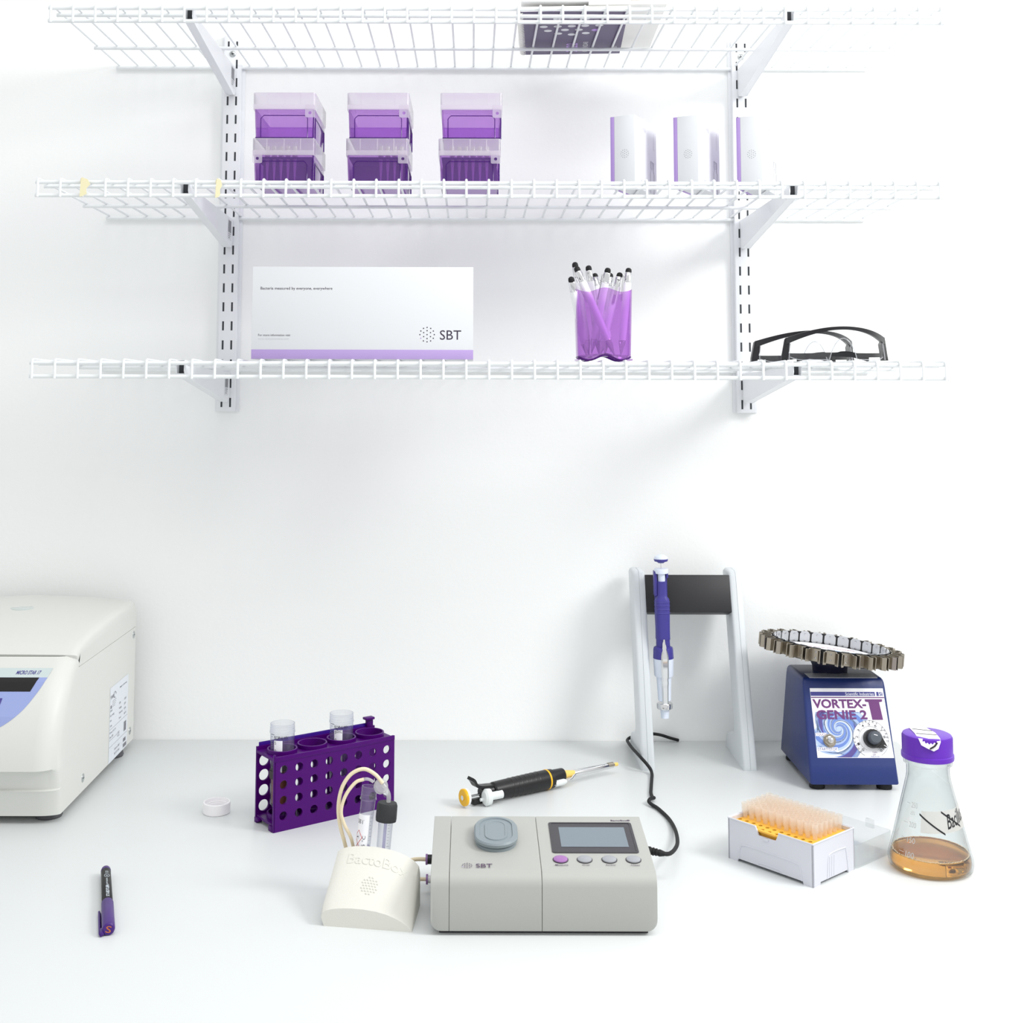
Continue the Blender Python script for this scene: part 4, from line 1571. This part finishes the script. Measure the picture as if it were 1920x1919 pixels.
def arm(a0, wd, mat, r0, r1, layer):
    n = 110
    Lm = Mv @ Matrix.Translation((0, 0, .34 + .05 * layer))
    for i in range(n):
        r_a, r_b = r0 * (r1 / r0) ** (i / n), r0 * (r1 / r0) ** ((i + 1) / n)
        ang = lambda r: a0 - 2.9 * math.log(r / 2.0)
        P = []
        for r, o in ((r_a, 0), (r_b, 0), (r_b, wd / 2), (r_b, wd), (r_a, wd), (r_a, wd / 2)):
            x, y = cx_ + r * cos(ang(r) + o), cz_ + r * sin(ang(r) + o)
            P.append((max(xa, min(xb, x)), max(ya, min(yb_, y))))
        if max(p[0] for p in P) - min(p[0] for p in P) > .02 and max(p[1] for p in P) - min(p[1] for p in P) > .02:
            b.add([(p[0], p[1], 0) for p in P], [(0, 1, 2, 5), (5, 2, 3, 4)], mat, Lm)


b.disc(4.0, M_SWA, Mv @ Matrix.Translation((cx_, cz_, .33)), 24)
for k in range(2):
    a = pi * k
    arm(a, 2.7, M_SWA, 3.6, 44, 0)
    arm(a + .2, .8, M_SWB, 3.4, 38, 1)
    arm(a + 1.75, .55, M_SWB, 6.0, 38, 1)
    arm(a + .3, .6, M_SWC, 21, 39, 2)
b.quad(448.2, 533, zs_(108.6), zs_(113.4), M_NAVP, L2)
b.quad(448.2, 544.6, zs_(106.2), zs_(107.4), M_MAG, L2)
b.fit('Scientific Industries', 494, 531.5, zs_(109.2), zs_(112.8), M_LABELW, Mv @ Matrix.Translation((0, 0, .5)))
b.quad(535, 538, zs_(108.6), zs_(113.4), M_NAVP, L2)
b.fit('Si', 538.6, 543, zs_(108.8), zs_(113.2), M_NAVP, L2, bold=.3)
L3 = Mv @ Matrix.Translation((0, 0, .6))
b.fit('VORTEX-', 449.5, 519.5, zs_(94.2), zs_(104.8), M_MAG, L3, bold=.32)
b.fit('GENIE 2', 452.5, 519, zs_(81.4), zs_(92.2), M_MAG, L3, bold=.32)
b.add([(518.5, zs_(104.8), 0), (541.5, zs_(104.8), 0), (541, zs_(102), 0), (537, zs_(101.4), 0), (539, zs_(81), 0), (525, zs_(81), 0), (523, zs_(101.4), 0), (518.8, zs_(102), 0)], [(0, 1, 2, 3, 6, 7), (3, 4, 5, 6)], M_MAG, L3)
b.quad(448.5, 463, zs_(62.3), zs_(66), M_LABELW, Mv @ Matrix.Translation((0, 0, .52)))
b.fit('TOUCH', 449.3, 462.5, zs_(62.8), zs_(65.5), M_MAG, L3)
b.quad(448.5, 475, zs_(45.4), zs_(49.6), M_LABELW, Mv @ Matrix.Translation((0, 0, .52)))
b.fit('START/STOP', 449.3, 474, zs_(46), zs_(49), M_NAVP, L3)
# dial
DC = Mv @ Matrix.Translation((519.5, zs_(59.3), .52))
b.disc(23.0, M_LABELW, DC, 48)
for r_, w_ in ((22.9, .25), (15.4, .2)):
    pts = [(r_ * cos(radians(-62 + 304 * k / 48)), r_ * sin(radians(-62 + 304 * k / 48)), .05) for k in range(49)]
    b.tube(pts, .16, M_SLOT, 4, M=DC)
for k in range(11):
    a = radians(228 - 27.6 * k)
    Mk = DC @ Matrix.Rotation(a - pi / 2, 4, 'Z') @ Matrix.Translation((0, 16.4, .08))
    w = 1.5 if k < 10 else 2.6
    b.fit(str(k), -w, w, 0, 3.2, M_BEZ, Mk, bold=.1)
    b.quad(-.1, .1, 14.4, 15.8, M_BEZ, DC @ Matrix.Rotation(a - pi / 2, 4, 'Z') @ Matrix.Translation((0, 0, .08)))
for word, a0, a1 in (('SHAKE', 226, 178), ('VORTEX', 124, 62), ('SPEED', 40, -8)):
    for i, ch in enumerate(word):
        a = radians(a0 + (a1 - a0) * i / (len(word) - 1))
        b.fit(ch, -1.1, 1.1, 0, 2.4, M_BEZ, DC @ Matrix.Rotation(a - pi / 2, 4, 'Z') @ Matrix.Translation((0, 20.2, .08)), bold=.1)
b.fit('TURN\nOFF', -3, 3, -20.5, -15.5, M_MAG, DC @ Matrix.Translation((2.6, 0, .08)))
b.fit('MADE IN USA', -5.4, 5.4, -22.4, -20.8, M_NAVP, DC @ Matrix.Translation((2.6, 0, .08)))
b.build('front_label', vx, org=O, smooth=False)
b = MB()
b.box(449.5, 540, -172, -146, 129.6, 130.0, pm('grey_plate_label', (198, 200, 206), .3))
for j, (u, v) in enumerate(((462, 530), (458, 533), (468, 520))):
    b.fit(('CAUTION: read the instructions', 'before use, keep the plate tight and level at all times', 'for laboratory use only')[j], u, v, -152 - 5.6 * j, -149.6 - 5.6 * j, M_BEZ, Matrix.Translation((0, 0, 130.1)))
b.build('top_label', vx, org=O, smooth=False)
b = MB()
KN = Mv @ Matrix.Translation((521, zs_(59.3), .6))
b.lathe([(0, 0), (11.6, 0), (11.8, 1.5), (11.4, 7), (10.8, 8), (0, 8)], M_BLACK, KN, 36, (0.5, 1, 7.5))
ar = radians(-34)
Mp = KN @ Matrix.Rotation(ar, 4, 'Z')
b.loft([[(4, -10.8, z), (4, 10.8, z), (19.5, .8, z), (19.5, -.8, z)] for z in (0.2, 6.5)], M_BLACK, True, Mp)
b.quad(15, 19.4, -.35, .35, M_LABELW, Mp @ Matrix.Translation((0, 0, 6.6)))
b.build('speed_knob', vx, org=O)
b = MB()
b.lathe([(0, 8), (8.2, 8), (8.4, 9.5), (7.6, 17), (6.8, 17.8), (0, 18)], pm('slate_knob_cap', (78, 84, 92), .4), KN, 32, (.3, 9, 17))
b.box(-2.4, 2.4, -.4, .4, 18, 18.3, M_LABELW, M=KN @ Matrix.Translation((0, 2.5, 0)) @ Matrix.Rotation(radians(-15), 4, 'Z'))
b.build('knob_cap', vx, org=O)
b = MB()
SW = Mv @ Matrix.Translation((465.6, zs_(57), .6))
b.lathe([(0, 0), (8.2, 0), (8.2, .8), (0, .8)], M_NICKEL, SW, 32)
b.lathe([(0, .8), (7.4, .8), (7.4, 3.4), (6.6, 4), (0, 4)], M_NICKEL, SW @ Matrix.Rotation(.3, 4, 'Z'), 6)
b.lathe([(0, 4), (3.6, 4), (3.6, 6.5), (2.4, 7.2), (0, 7.2)], M_CHROME, SW, 20)
b.lathe([(0, 6), (1.8, 6), (2.4, 12), (2.0, 13.4), (0, 13.8)], M_CHROME, SW @ Matrix.Rotation(radians(-10), 4, 'X') @ Matrix.Rotation(radians(-14), 4, 'Y'), 16)
b.build('toggle_switch', vx, org=O)
for x, y in ((447, -207), (533, -209), (447, -88), (533, -88)):
    b = MB()
    b.lathe([(0, 0), (9.5, 0), (10, 1.5), (9, 8.4), (0, 8.4)], M_RUBBER, Matrix.Translation((x, y, 0)), 22)
    b.build('foot', vx, org=O)
b = MB()
b.lathe([(0, 129), (23, 129), (23.5, 136), (25, 139), (25, 142), (22, 146), (10, 150), (0, 150)], M_DKNAVY, Matrix.Translation((490, -126, 0)), 32)
b.build('drive_neck', vx, org=O)
# tilted plate of clips
TP = Matrix.Translation((490.5, -126, 151.5)) @ Matrix.Rotation(radians(6.4), 4, 'Y') @ Matrix.Rotation(radians(-1.5), 4, 'X')
b = MB()
b.lathe([(0, 0), (70, 0), (75, -2), (77.4, -3), (77.4, 15.2), (75.8, 15.2), (75.8, 1.2), (70, 1.4), (0, 1.4)], M_BLACK, TP, 64)
b.build('clip_plate', vx, org=O)
b = MB()
TD = TP @ Matrix.Translation((0, 0, 1.6))
b.disc(70, M_LABELW, TD, 48)
b.fit('VORTEX CLIP PLATFORM', -44, 44, 34, 37, pm('red_print', (0, 0, 0)), TD @ Matrix.Translation((0, 0, .1)))
b.quad(-52, 52, 38.5, 39.3, M_MAG, TD @ Matrix.Translation((0, 0, .1)))
for x, y in ((-40, 14), (-14, 20), (14, 20), (40, 14), (-28, -4), (0, -2), (28, -4)):
    b.disc(6, M_SWA, TD @ Matrix.Translation((x, y, .1)), 20)
b.build('plate_label', vx, org=O, smooth=False)
NCL = 26
c0 = c1 = None
cl = MB()
# clip in its own frame: x tangential, y outward, z up; base on the rim
path = [(-9.6, 17.2), (-6.4, 13.2), (-7.6, 8.5), (-6.2, 1.2), (6.2, 1.2), (7.6, 8.5), (6.4, 13.2), (9.6, 17.2)]
inner = [(-8.6, 17.6), (-5.5, 13.2), (-6.7, 8.6), (-5.4, 2.0), (5.4, 2.0), (6.7, 8.6), (5.5, 13.2), (8.6, 17.6)]
v = [(x, y, z) for z in (-0.6, 15.6) for x, y in path + inner]
n = len(path)
f = []
for k in range(n - 1):
    for o in (0, 2 * n):
        f.append((o + k, o + k + 1, o + n + k + 1, o + n + k))
    f.append((k, k + 1, 2 * n + k + 1, 2 * n + k))
    f.append((n + k, n + k + 1, 3 * n + k + 1, 3 * n + k))
f += [(0, n, 3 * n, 2 * n), (n - 1, 2 * n - 1, 4 * n - 1, 3 * n - 1)]
cl.add(v, f, M_NICKEL)
for z in (4, 11.6):
    cl.lathe([(1.3, 0), (1.1, .7), (0, 1)], M_VEIL, frame((0, 2.1, z), (1, 0, 0), (0, 0, -1)), 10)
bk = MB()
oc = [(-7.7, 4), (-7.7, 13.4), (-4.6, 17), (4.6, 17), (7.7, 13.4), (7.7, 4), (4.6, .8), (-4.6, .8)]
bk.loft([[(x, -2.2, z) for x, z in oc], [(x, -3.2, z) for x, z in oc]], M_ALU)
for z in (4.2, 13.4):
    bk.lathe([(1.4, 0), (1.2, .7), (0, 1)], M_VEIL, frame((0, -3.2, z), (1, 0, 0), (0, 0, 1)), 10)
base_clip = None
for k in range(NCL):
    a = 2 * pi * (k + .35) / NCL
    Mk = TP @ Matrix.Rotation(a - pi / 2, 4, 'Z') @ Matrix.Translation((0, 77.6, -1))
    Mk.translation -= Vector(O)
    if c0 is None:
        c0 = cl.build('spring_clip', vx, smooth=False)
        c1 = bk.build('backing_plate', c0, smooth=False)
        p0, p1 = c0, c1
    else:
        p0 = c0.copy()
        COL.objects.link(p0)
        p1 = c1.copy()
        COL.objects.link(p1)
        p1.parent = p0
        p0.parent = vx
    Mm = Mk.copy()
    Mm.translation *= .001
    p0.matrix_basis = Mm

# ---------------------------------------------------------------- conical flask
fl = thing('conical_flask', 'conical glass flask of amber broth with a purple screw cap', 'flask', (495.5, -472, 0))
M_GLASS = thin('thin_flask_glass', (250, 252, 252), (245, 245, 245), 0.02, 1.1, 0.02, edge=(231, 233, 234))
M_BROTH = pm('amber_broth', (241, 170, 78), 0.02, trans=1.0, ior=1.33)
M_PCAP = pm('purple_screw_cap', (98, 38, 178), .36)
PROF = [(0, 1.2), (36, .4), (40, .2), (43, 3), (44, 8), (43.6, 13), (41.5, 20), (37.5, 35), (31.8, 58), (25.6, 82), (23.0, 93), (22.2, 98), (22.2, 106), (22.6, 108), (25.0, 109), (25.4, 111), (25, 113), (22.6, 114), (22.4, 122)]
b = MB()
b.lathe(PROF, M_GLASS, None, 64)
b.lathe([(max(0, r - 2.0), z + (1.8 if i < 3 else .3)) for i, (r, z) in enumerate(PROF)], M_GLASS, None, 64)
b.build('glass_body', fl)
b = MB()
b.lathe([(0, 3.6), (36, 3.0), (40.4, 4.6), (41.6, 8.4), (41.3, 13), (40.4, 17.2), (39.6, 17.8), (0, 17.4)], M_BROTH, None, 64)
b.build('amber_broth', fl)
b = MB()
for k in range(150):
    a = 2 * pi * k / 150
    r_ = 39.2 + random.uniform(-.9, .5)
    b.lathe([(0, -.5), (.5, -.35), (.62, 0), (.5, .35), (0, .5)], pm('pale_foam', (246, 226, 190), .5), Matrix.Translation((r_ * cos(a), r_ * sin(a), 18.0)), 6)
b.build('foam_ring', fl)
b = MB()
b.lathe([(22.8, 114.6), (27.0, 114.6), (27.3, 116), (27.2, 119.4), (26.2, 120), (26.3, 137), (25.2, 139.2), (23.4, 140), (0, 140.2)], M_PCAP, None, 96, (0.75, 120.5, 137.2))
b.build('screw_cap', fl)
M_TAPE = pm('paper_tape', (236, 234, 236), .75)
b = MB()
tp = [(-12, 24, 140.6), (6, 23, 140.6), (9, 0, 140.6), (6, -22, 140.6), (5, -26.6, 138), (2, -27.3, 131), (-3, -27.6, 128.5), (-9, -26.8, 131), (-15, -24.0, 134), (-16.5, -20.6, 139.5), (-14, -2, 140.6)]
b.add([(x, y, z) for x, y, z in tp], [(0, 1, 2, 10), (10, 2, 3, 9), (9, 3, 4, 8), (8, 4, 5, 6, 7)], M_TAPE)
for (x0, y0), (x1, y1) in (((-11, 14), (8, 6)), ((-13, -4), (7, -10))):
    b.tube([(x0, y0, 140.8), (x1, y1, 140.8)], .4, M_BLACK, 5)
b.tube([(-7, -27.4, 131), (-2, -27.9, 134), (1, -27.4, 137.5)], .9, M_BLACK, 5)
b.build('cap_tape', fl)


def cone_r(z):
    return lerp_tab(z, [8, 13, 20, 35, 58, 82, 93, 98], [44, 43.6, 41.5, 37.5, 31.8, 25.6, 23, 22.2])


def cone(p, phi=0.0, d=.25):
    r_ = cone_r(p[1]) + d
    a = p[0] / 36.0 + phi
    return (r_ * sin(a), -r_ * cos(a), p[1])


M_ENAM = pm('white_enamel_print', (188, 188, 188), .5)
b = MB()
for txt, z in (('250', 67.3), ('±5%', 60.6), ('200', 48.3), ('150', 33.3), ('100', 19.3)):
    w = {'±5%': 6}.get(txt, 8.6)
    hgt = 3.6 if txt == '±5%' else 5.4
    b.fit(txt, -12, -12 + w, z, z + hgt, M_ENAM, None, fn=lambda p: cone(p, -.66))
    if txt in ('250', '200', '150', '100'):
        v = [cone((x, zz, 0), -.66) for x in (-20, -18, -16, -14) for zz in (z + 3.3, z + 3.8)]
        b.add(v, [(0, 2, 3, 1), (2, 4, 5, 3), (4, 6, 7, 5)], M_ENAM)
b.build('volume_scale', fl, smooth=False)
b = MB()
M_TAPE2 = thin('frosted_paper_tape', (238, 236, 232), (240, 238, 234), .72, .2, .6)


def strip(x0, x1, zf, hgt, mat, d=.3, n=14):
    v = []
    for k in range(n + 1):
        x = x0 + (x1 - x0) * k / n
        for zz in (zf(x) - hgt / 2, zf(x) + hgt / 2):
            v.append(cone((x, zz, 0), 0, d))
    b.add(v, [(2 * k, 2 * k + 2, 2 * k + 3, 2 * k + 1) for k in range(n)], mat)


strip(-22, 52, lambda x: 57 + .05 * x, 21, M_TAPE2)
strip(-24, 4, lambda x: 63 - .62 * (x + 24), 2.0, M_BLACK, .45)
strip(2, 28, lambda x: 67 - .62 * (x - 2), 2.0, M_BLACK, .45)
b2 = MB()
b2.fit('Bacillus', 8, 40, 0, 14, M_BLACK, bold=.06, shear=.15)
b.add([cone((p[0], p[1] + 50 + .2 * (p[0] - 8), 0), 0, .55) for p in b2.v], b2.f, M_BLACK)
b.build('written_tape', fl, smooth=False)

# ---------------------------------------------------------------- open tip box with yellow deck
M_TBOX = pm('cool_white_box', (212, 213, 221), .42)
M_DECK = pm('yellow_deck', (240, 182, 66), .45)
M_LIDC = thin('clear_box_lid', (251, 252, 252), (246, 247, 247), .12, 1.0, .1)
TA = radians(-49.2)
tb = thing('pipette_tip_box', 'open white pipette tip box with a yellow deck, standing beside the amber flask', 'tip box', (347, -464, 0), (0, 0, TA))
LX, LY, HH = 108.0, 76.0, 43.0
b = MB()
foot_front = [(-54, 0), (-42, 0), (-41, 3), (41, 3), (42, 0), (54, 0)]
front_out = foot_front + [(54, HH), (12, HH), (8, HH - 8.5), (-14, HH - 8.5), (-18, HH), (-54, HH)]
t_ = 1.8
b.plate(front_out, [], t_, M_TBOX, frame((0, -LY / 2 + t_ / 2, 0), (1, 0, 0), (0, 0, 1)))
b.plate(foot_front + [(54, HH), (-54, HH)], [], t_, M_TBOX, frame((0, LY / 2 - t_ / 2, 0), (1, 0, 0), (0, 0, 1)))
end_out = [(-38, 0), (-26, 0), (-25, 3), (25, 3), (26, 0), (38, 0), (38, HH), (-38, HH)]
for sx in (-1, 1):
    b.plate(end_out, [], t_, M_TBOX, frame((sx * (LX / 2 - t_ / 2), 0, 0), (0, 1, 0), (0, 0, 1)))
b.box(-LX / 2 + 1, LX / 2 - 1, -LY / 2 + 1, LY / 2 - 1, 3, 4.2, M_TBOX)
b.tube([(-LX / 2, -LY / 2, HH), (-18, -LY / 2, HH)], .9, M_TBOX, 8)
b.tube([(12, -LY / 2, HH), (LX / 2, -LY / 2, HH), (LX / 2, LY / 2, HH), (-LX / 2, LY / 2, HH), (-LX / 2, -LY / 2, HH)], .9, M_TBOX, 8)
# raised arch mouldings
b.tube(spline([(-40, -LY / 2 - .1, 3), (-38, -LY / 2 - .1, 15), (-32, -LY / 2 - .1, 19), (0, -LY / 2 - .1, 19.5), (32, -LY / 2 - .1, 19), (38, -LY / 2 - .1, 15), (40, -LY / 2 - .1, 3)], 6), .7, M_TBOX, 8)
b.tube(spline([(-14, -LY / 2 - .1, 3), (-12, -LY / 2 - .1, 6), (12, -LY / 2 - .1, 6), (14, -LY / 2 - .1, 3)], 4), .45, M_TBOX, 8)
b.tube(spline([(LX / 2 + .1, -13, 3), (LX / 2 + .1, -11, 22), (LX / 2 + .1, -6, 27), (LX / 2 + .1, 18, 27), (LX / 2 + .1, 22, 24), (LX / 2 + .1, 26, 1)], 6), .7, M_TBOX, 8)
for y in (-9, -5, -1):
    b.tube([(LX / 2 + .1, y, 4), (LX / 2 + .1, y + 1, 24)], .4, M_TBOX, 6)
b.box(-8, -1, -LY / 2 - 1.2, -LY / 2 + .5, HH - 12, HH - 9, M_TBOX, .4)
b.build('box_body', tb)
b = MB()
hx0, hy0 = -49.5, -31.5
b.plate(rrect(-52, 52, -36, 36, 2), [circ(hx0 + 9 * i, hy0 + 9 * j, 2.3, 12) for i in range(12) for j in range(8) if j < 2 or i > 10], 1.6, M_DECK, top(0, 0, 38.2))
b.plate(rrect(-14, 7, -38.6, -35, 1.5), [], 1.4, M_DECK, top(0, 0, 39.6))
b.box(-51, 51, -34, -33.4, 6, 37.4, M_DECK)
b.build('yellow_deck', tb)
b = MB()
# clear lid swung open behind the box, its top resting on the bench
Lm = Matrix.Translation((2, LY / 2 + 1.5, 0))
o_ = rrect(-53, 53, 1, 74, 4, 4)
i_ = rrect(-51.8, 51.8, 2.2, 72.8, 3, 4)
b.loft([[(x, y, .4) for x, y in o_], [(x, y, 24) for x, y in o_], [(x, y, 24) for x, y in i_], [(x, y, 1.4) for x, y in i_]], M_LIDC, True, Lm)
for x in (-34, 34):
    b.box(x - 4, x + 4, -2.2, 2.5, 20, 27, M_LIDC, .6, M=Lm)
b.box(20, 30, 72, 75.5, 20, 29, M_LIDC, .6, M=Lm)
b.build('open_lid', tb)
M_TIP = thin('frosted_tip', (255, 252, 248), (250, 248, 245), .26, .8, .15)
tip0 = None
for j in range(2, 8):
    for i in range(0, 11):
        lx, ly = hx0 + 9 * i, hy0 + 9 * j
        wx = 347 + lx * cos(TA) - ly * sin(TA)
        wy = -464 + lx * sin(TA) + ly * cos(TA)
        if tip0 is None:
            b = MB()
            b.lathe([(0.5, -29), (2.1, -2), (2.4, 0), (2.9, 6), (3.6, 7), (3.9, 16), (3.2, 16), (2.6, 7), (1.6, -2), (.3, -29)], M_TIP, None, 14)
            tip0 = tag(b.build('pipette_tip', loc=(wx, wy, 39.0)), 'frosted pipette tip standing in the yellow deck of the open tip box', 'pipette tip', 'pipette tips in the yellow deck')
        else:
            c = tip0.copy()
            COL.objects.link(c)
            c.location = W(wx, wy, 39.0)

# ---------------------------------------------------------------- marker pen
M_MPUR = pm('purple_marker_plastic', (66, 26, 118), .4)
M_MBLK = pm('black_marker_barrel', (20, 18, 21), .4, spec=.35)
a0, a1 = Vector((-384.5, -500, 6.0)), Vector((-339, -645, 6.0))
ln = (a1 - a0).length
mk = thing('marker_pen', 'black marker pen with a purple ribbed cap lying alone on the bench', 'marker', tuple(a0), (0, 0, atan2(a1.y - a0.y, a1.x - a0.x)))
b = MB()
b.lathe([(0, 3), (4.7, 3), (5.0, 10), (5.3, ln * .6), (4.6, ln * .61), (4.6, ln * .75), (0, ln * .75)], M_MBLK, AX, 32)
b.build('barrel', mk)
b = MB()
b.lathe([(0, 0), (2.6, .2), (4.2, 1.6), (5.1, 5), (5.1, 9.5), (0, 9.5)], M_MPUR, AX, 28)
b.build('end_plug', mk)
b = MB()
b.lathe([(4.8, ln * .585), (5.9, ln * .6), (6.0, ln - 3), (5.6, ln - .8), (4.6, ln), (0, ln)], M_MPUR, AX, 72, (.18, ln * .6, ln - 4))
b.build('cap', mk)
b = MB()
Mc = Matrix.Rotation(radians(118), 4, 'X')
b.box(ln * .665, ln + 1, -2, 2, 7.4, 9.2, M_MPUR, .5, M=Mc)
b.box(ln - 9, ln + 1, -2, 2, 5, 9, M_MPUR, .6, M=Mc)
b.build('clip', mk)
b = MB()
SF = frame((ln + .12, 0, 0), (0, 1, 0), (0, 0, 1))
b.fit('S', -2.5, 2.5, -3, 3, pm('orange_print', (196, 108, 50), .5), SF @ Matrix.Rotation(radians(-12), 4, 'Z'), bold=.02)
b.build('cap_letter', mk, smooth=False)
b = MB()


def barrel(p):
    # text runs along the barrel, wrapped round its upper side
    ang = radians(8) + p[1] / 5.3
    r_ = 5.18 + p[0] * .002
    return (p[0], -r_ * sin(ang) * -1, r_ * cos(ang))


M_SIL = pm('silver_print', (205, 215, 222), .45)
SB = lambda p: (ln * .57 - p[0], -(5.4) * sin((p[1]) / 5.4 - .1), 5.4 * cos((p[1]) / 5.4 - .1))
b.fit('STAEDTLER', 0, 30, -1.6, 1.6, M_SIL, None, fn=SB, bold=.25)
b.fit('permanent', 31, 48, -1.3, 1.3, M_SIL, None, fn=SB)
b.tube([SB((55 + 4 * cos(2 * pi * k / 20), 2.6 * sin(2 * pi * k / 20))) for k in range(20)], .2, M_SIL, 4, closed=True)
b.fit('H', 53.6, 56.4, -1.2, 1.2, M_SIL, None, fn=SB)
b.fit('0.0', 62, 67, -1.6, 1.6, M_SIL, None, fn=SB)
b.build('barrel_print', mk, smooth=False)
